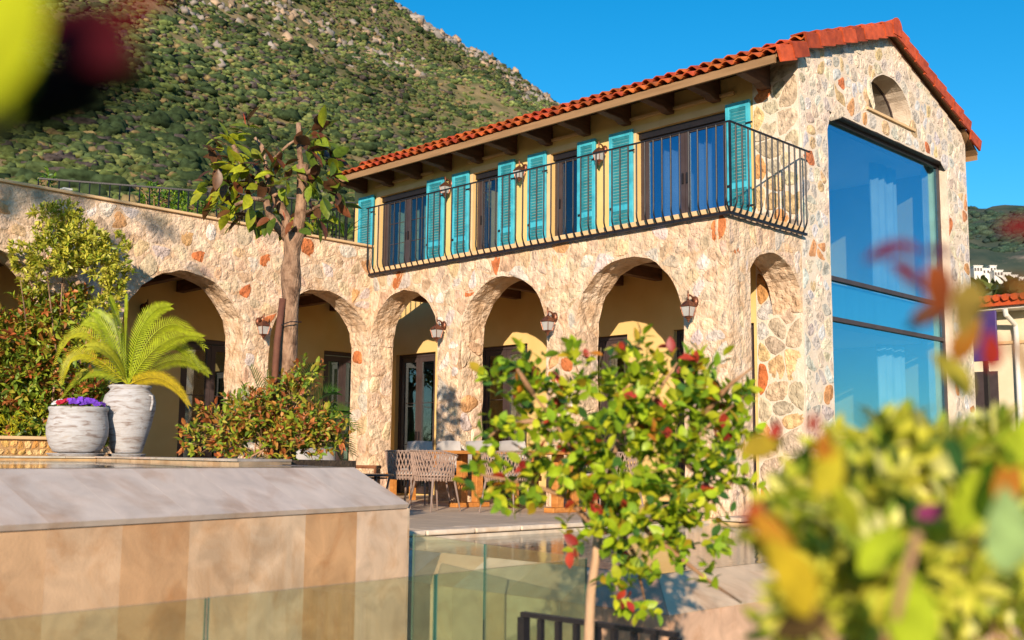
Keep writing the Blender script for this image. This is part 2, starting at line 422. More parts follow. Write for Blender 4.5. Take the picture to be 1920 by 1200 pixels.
# --- gable wall
g_out = [(0, -.3), (GX, -.3), (GX, 5.97), (5.27, 6.16), (2.68, 7.12), (.10, 6.2), (0, 6.07)]
win = (.757, 4.63, .99, 5.49)
def rect_pts(u0, u1, v0, v1, st=.18, jit=.006):
    out = []
    for (a, b) in (((u0, v0), (u1, v0)), ((u1, v0), (u1, v1)), ((u1, v1), (u0, v1)), ((u0, v1), (u0, v0))):
        n = max(1, int(math.hypot(b[0] - a[0], b[1] - a[1]) / st))
        for i in range(n):
            j = jit * random.uniform(-1, 1) if i else 0
            out.append((a[0] + (b[0] - a[0]) * i / n + (j if a[0] == b[0] else 0), a[1] + (b[1] - a[1]) * i / n + (j if a[1] == b[1] else 0)))
    return out
hole_r = arch_pts(2.685, .765, 5.805, 5.80, 26, .006, rz=.66)
hole_w = rect_pts(*win)
gw = slab(g_out, [hole_w, hole_r], lambda u, v, d: (u, d, v), 0, .42, 4, .006).build('gable_wall', m_mortar_g, villa)
_ar = arch_sd(2.685, .765, 5.805, .66)
sd_g = [rect_sd(*win), (lambda u, v: max(_ar(u, v), 5.765 - v)), line_sd((.0, 6.14), (2.68, 7.10)), line_sd((2.68, 7.10), (5.42, 6.06))]
L_g = stones((.012, GX - .01, -.05, 7.1), sd_g, .165, mapG, PAL_GABLE, .013, (.002, .010), 11, .014, 1.3, .44)
# --- stone strip of the facade next to the gable corner
cw = MB().box((.004, .421, -.3), (.3, .713, 6.04)).build('corner_wall', m_mortar_g, villa)
L_c = stones((.006, .707, -.05, 6.0), [], .27, lambda u, v, h: (.004 - h if u > .42 else -h, u, v), PAL_CORN, .010, (.004, .016), 12, .01, .95, .4)
# --- plaster wall of the facade, both floors, with door openings
UD = [(7.54, 8.92), (5.68, 6.33), (3.90, 4.50), (1.13, 2.74)]        # upper doors (y0,y1)
LD = [(7.27, 8.36), (5.02, 6.15), (2.95, 3.95), (.76, 2.10)]         # ground floor doors
FL = 3.702; UT = 5.55; LT = 2.5; YE = 9.75
pl = slab([(.716, -.3), (YE, -.3), (YE, 6.02), (.716, 6.02)],
          [rect_pts(a, b, FL, UT, 5, 0) for a, b in UD] + [rect_pts(a, b, .0, LT, 5, 0) for a, b in LD],
          lambda u, v, d: (d, u, v), .012, .32, 1).build('plaster_wall', m_plaster, villa)
# end and back walls, floor slab: the body of the house
mbk = MB(); mbk.box((.32, YE - .25, -.3), (GX, YE, 6.02)); mbk.box((GX - .3, .42, -.3), (GX - .004, YE - .25, 5.9))
mbk.build('rear_wall', m_plaster, villa)
MB().box((.325, .75, 2.62), (GX - .31, YE - .26, 3.15)).build('floor_slab', m_room, villa)
MB().box((.325, .43, -.2), (GX - .31, YE - .26, -.02)).build('ground_slab', m_room, villa)
MB().box((.6, 2.5, 0), (GX - .35, 2.6, 6.2)).build('room_wall', m_room, villa)
# --- arcade front
A_ARC = [(6.08, .83, 2.45), (3.855, .885, 2.375), (1.56, .89, 2.375)]    # centre y, radius, spring
out = [(0, -.3)]
for c, r_, s in sorted(A_ARC): out += [p for p in arch_pts(c, r_, s, -.3, 22, .014) if not (c > 6 and p[0] > 6.8 and p[1] < s - .01)]
out += [(6.91, 3.636), (0, 3.636)]
out = [p for i, p in enumerate(out) if i == 0 or p != out[i - 1]]
aw = slab(out, [], lambda u, v, d: (-1.73 + d, u, v), 0, .48, 6, .016).build('arcade_wall', m_mortar, villa)
sd_a = [arch_sd(*a) for a in A_ARC]
L_a = stones((.01, 6.88, -.05, 3.625), sd_a, .20, mapA, PAL_ARC, .020, (.001, .011), 13, .02, .95, .45)
# --- end wall of the arcade with its own arch, in the plane of the gable
out = [(-1.727, -.3)] + [p for p in arch_pts(-.70, .69, 2.58, -.3, 20, .010) if not (p[0] > -.2 and p[1] < 2.57)] + [(-.003, 2.60), (-.003, 3.636), (-1.727, 3.636)]
ew = slab(out, [], lambda u, v, d: (u, d, v), .003, .45, 6, .016).build('arcade_end_wall', m_mortar, villa)
L_e = stones((-1.722, -.01, -.05, 3.625), [arch_sd(-.70, .69, 2.58)], .20, lambda u, v, h: (u, .003 - h, v), PAL_ARC, .020, (.001, .011), 14, .02, 1.0, .45)
set_stones([(L_g, gw), (L_c, cw), (L_a, aw), (L_e, ew)], 300, villa, rough=(aw, ew))
# --- balcony slab, porch ceiling and its beams
MB().box((-1.765, -.035, 3.64), (-.002, 6.905, 3.70)).build('balcony_floor', m_trim, villa)
MB().box((-1.24, .46, 3.42), (.010, 6.9, 3.578)).build('porch_ceiling', m_plaster, villa)
for i in range(9):
    y = .85 + i * .72
    bevel(MB().box((-1.255, y, 3.24), (.008, y + .13, 3.418)).build('ceiling_beam', m_beam, villa), .01)
# --- doors
def door(name, y0, y1, z0, z1, x, gmat, leaves=2, bars=3, box=False):
    d = empty(name, (x, (y0 + y1) / 2, z0), parent=villa)
    f = MB(); w_ = .06
    f.box((x, y0, z0), (x + .07, y0 + w_, z1)); f.box((x, y1 - w_, z0), (x + .07, y1, z1)); f.box((x, y0 + w_, z1 - w_), (x + .07, y1 - w_, z1))
    c = WORLD[d.name]
    f.v = [tuple(Vector(v) - c) for v in f.v]; f.build('frame', m_frame, d, c)
    wy = (y1 - y0 - 2 * w_) / leaves
    for k in range(leaves):
        a = y0 + w_ + k * wy + .004; b = a + wy - .008; s = .075
        lf = MB(); x0 = x + .012; x1 = x + .055
        lf.box((x0, a, z0 + .01), (x1, a + s, z1 - w_ - .004)); lf.box((x0, b - s, z0 + .01), (x1, b, z1 - w_ - .004))
        lf.box((x0, a + s, z0 + .01), (x1, b - s, z0 + .13)); lf.box((x0, a + s, z1 - w_ - .09), (x1, b - s, z1 - w_ - .004))
        lf.v = [tuple(Vector(v) - c) for v in lf.v]; l = lf.build('door_leaf', m_frame, d, c)
        g = MB().box((x + .03, a + s, z0 + .13), (x + .036, b - s, z1 - w_ - .09)); g.v = [tuple(Vector(v) - c) for v in g.v]; g.build('pane', gmat, d, c)
        gb = MB()
        for q in range(1, bars):
            zz = z0 + .13 + (z1 - w_ - .22 - z0) * q / bars; gb.box((x + .022, a + s, zz - .006), (x + .028, b - s, zz + .006))
        gb.v = [tuple(Vector(v) - c) for v in gb.v]
        if gb.v: gb.build('glazing_bar', m_frame, d, c)
        h = MB().box((x - .02, b - .05 if k == 0 else a + .02, z0 + .95), (x + .011, b - .03 if k == 0 else a + .04, z0 + 1.1)); h.v = [tuple(Vector(v) - c) for v in h.v]; h.build('handle', m_iron, d, c)
    if box:
        h = MB().box((x - .05, y0 + .002, z1 - .10), (x - .002, y1 - .002, z1 - .002)); h.v = [tuple(Vector(v) - c) for v in h.v]; h.build('roller_box', m_iron, d, c)
    return d
for i, (a, b) in enumerate(UD): door('french_door', a, b, FL, UT, .09, g_blue if i == 3 else g_door, 2 if b - a > 1 else 1, 4 if i == 0 else 1, True)
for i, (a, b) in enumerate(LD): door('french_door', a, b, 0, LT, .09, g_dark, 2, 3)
# curtains behind the doors
def curtain(x, y0, y1, z0, z1, parent, along='y', amp=.035, n=40, mat=None):
    mb = MB(); vs = []
    for i in range(n + 1):
        t = i / n; s = amp * math.sin(t * n * .95) + amp * .5 * math.sin(t * n * .37 + 1)
        for z in (z0, z1): vs.append((x + s, y0 + (y1 - y0) * t, z) if along == 'y' else (y0 + (y1 - y0) * t, x + s, z))
    fs = [(2 * i, 2 * i + 1, 2 * i + 3, 2 * i + 2) for i in range(n)]
    mb.add(vs, fs); o = mb.build('curtain', mat or m_curtain, parent, smooth=True, fix=False)
    m = o.modifiers.new('solid', 'SOLIDIFY'); m.thickness = .006
    return o
m_gcurt = M('green_curtain', ((.30, .40, .26), (.38, .48, .32)), 3, 4, .9)
m_ycurt = M('ochre_curtain', ((.46, .36, .16), (.54, .43, .2)), 3, 4, .9)
curtain(.42, 8.3, 8.85, FL, UT, villa, n=26, mat=m_gcurt); curtain(.42, 7.85, 8.15, FL, UT, villa, n=16, mat=m_gcurt)
curtain(.42, 5.7, 6.3, FL, UT, villa, n=26, mat=m_ycurt); curtain(.42, 3.92, 4.2, FL, 4.9, villa, n=16, mat=m_ycurt)
curtain(.42, 2.3, 2.6, FL, UT, villa, n=16); curtain(.42, 1.7, 1.9, FL, UT, villa, n=12)
for a, b in LD: curtain(.45, a + .08, a + .35, 0, LT, villa, n=16, mat=m_gcurt)
# door surrounds on the upper floor
for a, b in UD:
    t = MB(); k = .10
    t.box((-.022, a - k, FL), (.0115, a - .002, UT + k)); t.box((-.022, b + .002, FL), (.0115, b + k, UT + k)); t.box((-.020, a - .002, UT + .002), (.0115, b + .002, UT + k))
    t.box((-.045, a - k - .03, UT + k + .10), (.0115, b + k + .03, UT + k + .14))
    t.build('door_surround', m_trim, villa)
# --- shutters
def shutter(y0, y1, lab):
    z0, z1 = FL + .04, UT + .06; x1 = -.030; x0 = -.070
    s = empty('shutter', (x1, (y0 + y1) / 2, z0), parent=villa); c = WORLD[s.name]; s['label'] = lab
    f = MB(); k = .065; zm = z0 + (z1 - z0) * .36
    f.box((x0, y0, z0), (x1, y0 + k, z1)); f.box((x0, y1 - k, z0), (x1, y1, z1))
    for a, b in ((z0, z0 + .10), (zm - .04, zm + .05), (z1 - .09, z1)): f.box((x0 + .001, y0 + k, a), (x1 - .001, y1 - k, b))
    f.v = [tuple(Vector(v) - c) for v in f.v]; bevel(f.build('shutter_frame', m_teal, s, c), .004, 1)
    l = MB()
    for a, b in ((z0 + .10, zm - .04), (zm + .05, z1 - .09)):
        n = int((b - a) / .046)
        for q in range(n):
            z = a + (b - a) * (q + .5) / n
            l.obox((x0 + .022, y0 + k, z), (x0 + .022, y1 - k, z), .007, .046, (-.75, 0, .66))
    l.v = [tuple(Vector(v) - c) for v in l.v]; tag(l.build('louvre_slats', m_teal, s, c), kind='stuff')
    for z in (z0 + .35, z1 - .35):
        h = MB().box((x0 - .012, y0 - .05, z), (x0 - .001, y0 + .06, z + .025)); h.v = [tuple(Vector(v) - c) for v in h.v]; h.build('strap_hinge', m_iron, s, c)
    h = MB().box((x0 - .014, y1 - .07, zm - .005), (x0 - .001, y1 - .03, zm + .03)); h.v = [tuple(Vector(v) - c) for v in h.v]; h.build('latch', m_iron, s, c)
for a, b, lab in [(9.06, 9.52, 'teal louvred shutter farthest from the gable'), (7.05, 7.51, 'second teal shutter from the far end'),
                  (6.40, 6.83, 'third teal shutter from the far end'), (5.29, 5.67, 'fourth teal shutter from the far end'),
                  (4.57, 4.98, 'fifth teal shutter from the far end'), (3.52, 3.89, 'sixth teal shutter from the far end'),
                  (2.78, 3.24, 'seventh teal shutter, left of the widest balcony door'), (.725, 1.12, 'teal shutter against the stone corner')]:
    shutter(a, b, lab)
# --- picture window of the gable
pw = empty('picture_window', (2.69, .24, .99), parent=villa); c = WORLD[pw.name]
def pwb(name, mat, *bx):
    f = MB()
    for a, b in bx: f.box(a, b)
    f.v = [tuple(Vector(v) - c) for v in f.v]; return f.build(name, mat, pw, c)
u0, u1, v0, v1 = win
pwb('frame', m_frame, ((u0, .12, v0), (u0 + .05, .20, v1)), ((u1 - .05, .12, v0), (u1, .20, v1)), ((u0 + .05, .12, v1 - .06), (u1 - .05, .20, v1)), ((u0 + .05, .12, v0), (u1 - .05, .20, v0 + .05)))
pwb('lintel', m_frame, ((u0 + .002, .012, v1 - .012), (u1 - .002, .118, v1 - .004)))
pwb('transom', m_frame, ((u0 + .051, .115, 3.14), (u1 - .051, .205, 3.20)))
pwb('transom', m_frame, ((u0 + .051, .115, 2.57), (u1 - .051, .205, 2.63)))
pwb('spandrel_panel', M('spandrel', ((.10, .34, .42), (.14, .42, .5)), 2, 5, .4, stretch=(8, 1, .5)), ((u0 + .06, .22, 2.64), (u1 - .06, .24, 3.13)))
for a, b in ((v0 + .05, 2.57), (2.63, 3.14), (3.20, v1 - .06)): pwb('pane', g_big, ((u0 + .051, .155, a), (u1 - .051, .163, b)))
pwb('sill', m_trim, ((u0 - .03, -.05, v0 - .05), (u1 + .03, .118, v0 - .002)))
# attic lunette
lun = MB().prism(arch_pts(2.685, .74, 5.83, 5.83, 20, 0, rz=.63), lambda u, v: (u, .30, v), lambda u, v: (u, .31, v))
lw_ = empty('lunette_window', (2.685, .3, 5.8), parent=villa); cc = WORLD[lw_.name]
lun.v = [tuple(Vector(v) - cc) for v in lun.v]; lun.build('pane', glass('lunette_glass', (.35, .30, .24), (.6, .6, .6), .25, .9), lw_, cc)
f = MB(); ap = arch_pts(2.685, .745, 5.83, 5.83, 20, 0, rz=.635)
for p, q in zip(ap, ap[1:]): f.obox((p[0], .305, p[1]), (q[0], .305, q[1]), .05, .035, (0, 1, 0))
f.v = [tuple(Vector(v) - cc) for v in f.v]; f.build('frame', m_frame, lw_, cc)
f = MB().box((1.90, -.04, 5.765), (3.47, .29, 5.803)); f.v = [tuple(Vector(v) - cc) for v in f.v]; f.build('sill', m_trim, lw_, cc)
# interior of the gable room
curtain(.75, 3.62, 4.45, .02, 2.5, villa, 'x', .05, 34); curtain(.75, 3.55, 4.35, 3.2, 5.45, villa, 'x', .05, 34)
MB().box((.33, .45, 5.50), (GX - .32, 2.49, 5.6)).build('room_ceiling', m_room, villa)
MB().box((.8, 1.6, 3.16), (1.75, 2.45, 4.35)).build('wardrobe', m_curtain, villa)
MB().box((1.9, 1.5, 3.16), (3.3, 2.45, 3.62)).build('bed', m_room, villa)
MB().box((.75, 1.9, .0), (3.4, 2.4, .9)).build('sideboard', m_room, villa)
# --- roof
def zl(x): return 5.89 + .41 * (x + .72)
def zm_(x): return 6.275 + .356 * x
XR = 2.68
roof = empty('roof', (XR, 5, 6), parent=villa); rc = WORLD[roof.name]
def rbuild(mb, name, mat, **k):
    mb.v = [tuple(Vector(v) - rc) for v in mb.v]; return mb.build(name, mat, roof, rc, **k)
Y0, Y1 = -.10, 9.62
for sgn in (1, -1):
    X = lambda x: x if sgn > 0 else 2 * XR - max(x, x * .1 - .32)
    d = MB().prism([(X(-.66), zl(-.66) - .065), (X(.09), zl(.09) - .065), (X(.09), zl(.09) - .02), (X(-.66), zl(-.66) - .02)], lambda u, v: (u, Y0 + .02, v), lambda u, v: (u, Y1, v))
    d.prism([(X(.0), zm_(.0) - .055), (X(XR), zm_(XR) - .055), (X(XR), zm_(XR) - .02), (X(0), zm_(0) - .02)], lambda u, v: (u, Y0 + .02, v), lambda u, v: (u, Y1, v))
    rbuild(d, 'roof_boarding', m_fascia)
    fb = MB().box((X(-.700), Y0 + .03, 5.765), (X(-.662), Y1 - .02, 5.872)); rbuild(fb, 'fascia_board', m_fascia)
for i in range(12):                                           # rafter tails under the front eave
    y = .42 + i * .81
    b = MB().prism([(-.655, 5.76), (-.655, 5.853), (.0, 6.118), (.0, 5.70), (-.16, 5.70), (-.24, 5.74)], lambda u, v: (u, y, v), lambda u, v: (u, y + .14, v))
    bevel(rbuild(b, 'rafter_tail', m_beam), .008, 1)
# one S-shaped tile: x across, y up the slope
def tile_mesh():
    n = 8; wd, ln, th = .222, .40, .016; mb = MB(); vs = []
    prof = []
    for i in range(n + 1):
        t = i / n; prof.append((wd * (t - .5) * 1.06, .032 * math.cos(2 * math.pi * (t - .33)) + .006 * math.cos(4 * math.pi * t)))
    for yy, dz in ((0, .018), (ln, -.012)):
        for (a, b) in prof: vs.append((a, yy, b + dz))
        for (a, b) in prof: vs.append((a, yy, b + dz - th))
    m = n + 1; fs = []
    for i in range(n):
        fs += [(i, i + 1, 2 * m + i + 1, 2 * m + i), (m + i + 1, m + i, 3 * m + i, 3 * m + i + 1), (i + 1, i, m + i, m + i + 1), (2 * m + i, 2 * m + i + 1, 3 * m + i + 1, 3 * m + i)]
    fs += [(0, 2 * m, 3 * m, m), (n, m + n, 3 * m + n, 2 * m + n)]
    return mb.add(vs, fs)
TM = tile_mesh(); tme = TM.mesh('roof_tile', True); tme.materials.append(m_tile); tme.shade_smooth()
try: tme.set_sharp_from_angle(angle=.7)
except Exception: pass
field = MB(); EXP = .345
def tile_mats():
    res = []
    for sgn in (1, -1):
        for part in (0, 1):
            xs, zf, sl, nC = (((-.735, zl, .41, 2) if sgn > 0 else (-.41, zl, .41, 1)) if part == 0 else (-.03, zm_, .356, 8))
            dl = 1 / math.hypot(1, sl)
            for k in range(nC):
                s = k * EXP; x = xs + s * dl; z = zf(x) + .03
                up = Vector((dl, 0, sl * dl))
                for j in range(int((Y1 - Y0) / .21) + 1):
                    y = Y0 + .10 + j * .21
                    if y > Y1: continue
                    if sgn > 0: m = Matrix(((0, up.x, -up.z, x), (-1, 0, 0, y), (0, up.z, up.x, z), (0, 0, 0, 1)))
                    else: m = Matrix(((0, -up.x, up.z, 2 * XR - x), (1, 0, 0, y), (0, up.z, up.x, z), (0, 0, 0, 1)))
                    m = m @ Matrix.Rotation(random.uniform(-.012, .012), 4, 'Z') @ Matrix.Rotation(random.uniform(-.012, .012), 4, 'X')
                    res.append((m, sgn, part, k))
    return res
nt_ = 0
for m, sgn, part, k in tile_mats():
    if sgn > 0 and (part == 0 or k < 2) and nt_ < 300:
        o = bpy.data.objects.new('roof_tile', tme); reg(o, m.translation, roof); o.rotation_euler = m.to_euler()
        q = random.uniform(.6, 1.2); o.color = (.48 * q, .075 * q * random.uniform(.8, 1.7), .022 * q, 1); nt_ += 1
    else:
        field.add([m @ Vector(v) for v in TM.v], TM.f)
tag(rbuild(field, 'field_tiles', m_tile_a, smooth=False), kind='stuff')
# verge tiles on both rakes (folded over the gable edge)
def verge(x, zf, sl, sgn, k):
    dl = 1 / math.hypot(1, sl); L_ = .40; X = lambda q: q if sgn > 0 else 2 * XR - q
    e = .010 * (k % 2)
    def pt(s, n, y): return (X(x + s * dl - n * sl * dl), y, zf(x) + s * sl * dl + n * dl)
    mb = MB()
    y0, y1, yi = -.150 - e, -.118 - e, .09
    top0, top1 = .095, .050; bot0, bot1 = -.135, -.165
    sec = lambda s, tp, bt: [pt(s, bt, y0), pt(s, tp - .03, y0), pt(s, tp, y0 + .03), pt(s, tp, yi), pt(s, tp - .018, yi), pt(s, tp - .022, y1 + .012), pt(s, bt, y1)]
    a = sec(0, top0, bot0); b = sec(L_, top1, bot1); n = len(a)
    mb.add(a + b, [tuple(range(n)), tuple(range(2 * n - 1, n - 1, -1))] + [(i, (i + 1) % n, n + (i + 1) % n, n + i) for i in range(n)])
    q = random.uniform(.7, 1.25)
    rbuild(mb, 'verge_tile', m_tile, color=(.42 * q, .068 * q, .02 * q))
for sgn in (1, -1):
    for k in range(2 if sgn > 0 else 1): verge((-.70 if sgn > 0 else -.39) + k * .35 * .925, zl, .41, sgn, k)
    for k in range(8): verge(-.0 + k * .345 * .942, zm_, .356, sgn, k)
# ridge caps and the end disc
for k in range(25):
    y = -.14 + k * .39
    mb = MB(); prof = []
    vs = []
    for yy, r_ in ((y, .135), (y + .42, .118)):
        for i in range(9):
            a = math.pi * (i / 8) ; vs.append((XR + r_ * math.cos(a), yy, zm_(XR) - .02 + r_ * .95 * math.sin(a)))
        for i in range(9):
            a = math.pi * (i / 8) ; vs.append((XR + (r_ - .016) * math.cos(a), yy, zm_(XR) - .02 + (r_ - .016) * .95 * math.sin(a)))
    fs = []
    for i in range(8): fs += [(i, i + 1, 18 + i + 1, 18 + i), (9 + i + 1, 9 + i, 27 + i, 27 + i + 1), (i + 1, i, 9 + i, 9 + i + 1), (18 + i, 18 + i + 1, 27 + i + 1, 27 + i)]
    mb.add(vs, fs); q = random.uniform(.8, 1.15); rbuild(mb, 'ridge_tile', m_tile, color=(.50 * q, .08 * q, .02 * q))
d = MB().prism([(XR + .15 * math.cos(a), zm_(XR) - .05 + .17 * math.sin(a)) for a in [math.pi * i / 12 - .15 for i in range(13)]] + [(XR - .13, zm_(XR) - .16), (XR + .13, zm_(XR) - .16)], lambda u, v: (u, -.172, v), lambda u, v: (u, -.143, v))
rbuild(d, 'ridge_end', m_tile, color=(.46, .07, .02))
# --- balcony railing
rl = empty('balcony_railing', (-1.8, 3.4, 3.6), parent=villa); c = WORLD[rl.name]
def rb(mb, name):
    mb.v = [tuple(Vector(v) - c) for v in mb.v]; return mb.build(name, m_iron, rl, c, smooth=False)
XB = -1.875; YB = -.145; ZT = 4.70; ZB = 3.60
rb(MB().obox((XB, 6.9, ZT), (XB, YB - .012, ZT), .03, .016), 'top_rail'); rb(MB().obox((XB + .014, YB, ZT), (-.004, YB, ZT), .03, .016), 'top_rail')
rb(MB().obox((XB + .075, 6.9, ZB), (XB + .075, YB + .06, ZB), .034, .034), 'bottom_rail'); rb(MB().obox((XB + .09, YB + .073, ZB), (-.004, YB + .073, ZB), .034, .034), 'bottom_rail')
def belly(ox, oy):
    prof = []
    return [(XB - o * ox if ox else 0, YB - o * oy if oy else 0, z) for o, z in prof]
def balus(ox, oy):
    mb = MB(); mb.tube([(-(o) * ox, -(o) * oy, z - ZB) for o, z in [(0, ZT), (0, 3.84), (.004, 3.78), (.0, 3.73), (-.018, 3.68), (-.045, 3.635), (-.075, ZB)]], .0115, 6); return mb.mesh('baluster')
b1 = balus(1, 0); b2 = balus(0, 1); b1.materials.append(m_iron); b2.materials.append(m_iron)
n = 52
for i in range(n):
    o = bpy.data.objects.new('baluster', b1); reg(o, (XB, YB + .06 + (6.86 - YB - .06) * i / (n - 1), ZB), rl)
for i in range(13):
    o = bpy.data.objects.new('baluster', b2); reg(o, (XB + .13 + i * .136, YB, ZB), rl)
rb(MB().box((XB - .012, YB - .012, ZB + .05), (XB + .012, YB + .012, ZT)), 'corner_post')
MB().box((-1.735, 6.62, 3.665), (-1.70, 6.9, 3.70)).build('rail_bracket', m_iron, villa)
# small switch plate by the corner
MB().box((-.026, .43, .78), (-.020, .50, .85)).build('switch_plate', m_frame, villa)
# ================================================================ ARCADED WING
wing = empty('arcade_wing', (-5, 7.9, 0), 'single-storey stone wing with round arches and a flat roof terrace', 'building')
W_ARC = [(-2.685, .955, 2.30), (-5.05, .95, 2.30), (-7.90, .95, 2.28)]
XW = -10.6
out = [(XW, -.3)]
for c, r_, s in sorted(W_ARC): out += [p for p in arch_pts(c, r_, s, -.3, 24, .014) if not (c > -3 and p[0] > -1.9 and p[1] < s - .01)]
out += [(-1.733, 4.06), (XW, 4.06)]
ww = slab(out, [], lambda u, v, d: (u, 6.91 + d, v), 0, .48, 6, .016).build('front_wall', m_mortar, wing)
cp = MB().box((-1.73, 6.913, -.3), (-1.25, 7.40, 3.57)).build('corner_pier', m_mortar, wing)
L_w = stones((XW, -1.745, -.05, 4.04), [arch_sd(*a) for a in W_ARC], .215, mapW, PAL_ARC, .020, (.001, .012), 21, .02, .95, .45)
L_p = stones((6.93, 7.39, -.05, 2.4), [], .25, mapA, PAL_ARC, .016, (.005, .018), 22, .01) + \
      stones((-1.72, -1.26, -.05, 2.45), [], .25, lambda u, v, h: (u, 6.913 - h, v), PAL_ARC, .016, (.005, .018), 23, .01)
# jamb stones on the camera-facing reveals of the arcade piers
L_j = []
for c, r_, s in A_ARC[1:]:
    yj = c + r_
    L_j += stones((-1.71, -1.27, -.05, s), [], .23, lambda u, v, h, yj=yj: (u, yj - h - .012, v), PAL_ARC, .016, (.004, .012), int(c * 10), .01)
set_stones([(L_w, ww), (L_p, cp)], 300, wing, rough=(ww, cp))
set_stones([(L_j, aw)], 40, villa, rough=(aw,))
bevel(MB().box((XW, 6.86, 4.062), (-1.72, 7.44, 4.10)).build('wall_cap', m_trim, wing), .006, 1)
MB().box((XW, 7.395, 3.42), (-1.24, 11.9, 3.58)).build('terrace_slab', m_plaster, wing)
WD = [(-1.28, -.35), (-4.05, -2.9), (-6.6, -5.0), (-9.2, -7.1)]  # far-left door added to keep its arch dark
YBK = 8.8
slab([(XW, -.3), (-.0, -.3), (-.0, 3.415), (XW, 3.415)], [rect_pts(a, b, 0, 2.52, 5, 0) for a, b in WD], lambda u, v, d: (u, d, v), YBK, YBK + .3, 1).build('back_wall', m_plaster, wing)
for i in range(13):
    x = -10.2 + i * .75
    bevel(MB().box((x, 7.393, 3.23), (x + .14, YBK - .005, 3.418)).build('ceiling_beam', m_beam, wing), .01)
MB().box((XW, YBK + 2.2, -.3), (0, YBK + 2.3, 3.41)).build('inner_wall', m_room, wing)
MB().box((XW - .3, 6.92, -.3), (XW - .003, 11.9, 4.0)).build('side_wall', m_mortar, wing)
for k, (a, b) in enumerate(WD):
    d = empty('french_door', ((a + b) / 2, YBK, 0), parent=wing); c = WORLD[d.name]
    def wb(name, mat, *bx):
        f = MB()
        for p, q in bx: f.box(p, q)
        f.v = [tuple(Vector(v) - c) for v in f.v]; return f.build(name, mat, d, c)
    y = YBK + .06; w_ = .07
    wb('frame', m_frame, ((a, y, 0), (a + w_, y + .07, 2.52)), ((b - w_, y, 0), (b, y + .07, 2.52)), ((a + w_, y, 2.45), (b - w_, y + .07, 2.52)))
    mid = (a + b) / 2
    for p, q in ((a + w_, mid), (mid, b - w_)):
        wb('door_leaf', m_frame, ((p + .003, y + .01, .01), (p + .08, y + .055, 2.44)), ((q - .08, y + .01, .01), (q - .003, y + .055, 2.44)), ((p + .08, y + .01, .01), (q - .08, y + .055, .14)), ((p + .08, y + .01, 2.34), (q - .08, y + .055, 2.44)))
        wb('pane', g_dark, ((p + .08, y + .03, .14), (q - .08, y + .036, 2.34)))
        wb('glazing_bar', m_frame, ((p + .08, y + .02, .86), (q - .08, y + .028, .875)), ((p + .08, y + .02, 1.6), (q - .08, y + .028, 1.615)))
    curtain(YBK + .5, a + .05, a + .4, 0, 2.5, wing, 'x', n=16, mat=m_gcurt)
# --- terrace railing behind the wing's parapet
tr = empty('terrace_railing', at(400, 430, 17.2), 'black iron railing with thin uprights on the roof terrace of the wing', 'railing'); c = WORLD[tr.name]
p0 = Vector((-6.3, 9.25, 4.78)); p1 = Vector((-2.05, 7.0, 4.78)); pm = Vector((-1.9, 8.8, 4.78)); 
def tb(mb, name): mb.v = [tuple(Vector(v) - c) for v in mb.v]; return mb.build(name, m_iron, tr, c)
tb(MB().obox(p0, p1, .025, .025), 'top_rail'); tb(MB().obox(p1 + Vector((0, .014, 0)), pm, .025, .025), 'top_rail')
tb(MB().obox(p0 - Vector((0, 0, 1.0)), p1 - Vector((0, 0, 1.0)), .025, .025), 'bottom_rail')
me = MB().box((-.008, -.008, -1.02), (.008, .008, 0)).mesh('baluster'); me.materials.append(m_iron)
for i in range(34):
    o = bpy.data.objects.new('baluster', me); reg(o, p0.lerp(p1, i / 33), tr)
for i in range(1, 9):
    o = bpy.data.objects.new('baluster', me); reg(o, p1.lerp(pm, i / 8), tr)
# things on the roof terrace
sf = empty('terrace_sofa', (-6.9, 9.6, 3.585), 'dark blue outdoor sofa on the roof terrace', 'sofa'); c = WORLD[sf.name]
m_navy = M('navy_fabric', ((.012, .02, .05), (.02, .03, .07)), 5, 4, .9)
for nm, a, b in (('seat', (-.75, -.3, .35), (.75, .4, .62)), ('backrest', (-.75, .41, .35), (.75, .62, 1.02)), ('armrest', (-.93, -.3, .3), (-.76, .6, .82)), ('armrest', (.76, -.3, .3), (.93, .6, .82)), ('base', (-.9, -.28, .02), (.9, .6, .29))):
    bevel(MB().box(a, b).build(nm, m_navy, sf, c), .05, 3)
pb = empty('planter_box', (-6.02, 8.9, 3.585), 'white square planter box at the end of the terrace railing', 'planter'); c = WORLD[pb.name]
bevel(MB().box((-.06, -.06, 0), (.06, .06, 1.0)).build('box', m_paint, pb, c), .01); bevel(MB().box((-.07, -.07, 1.001), (.07, .07, 1.03)).build('rim', m_paint, pb, c), .006)
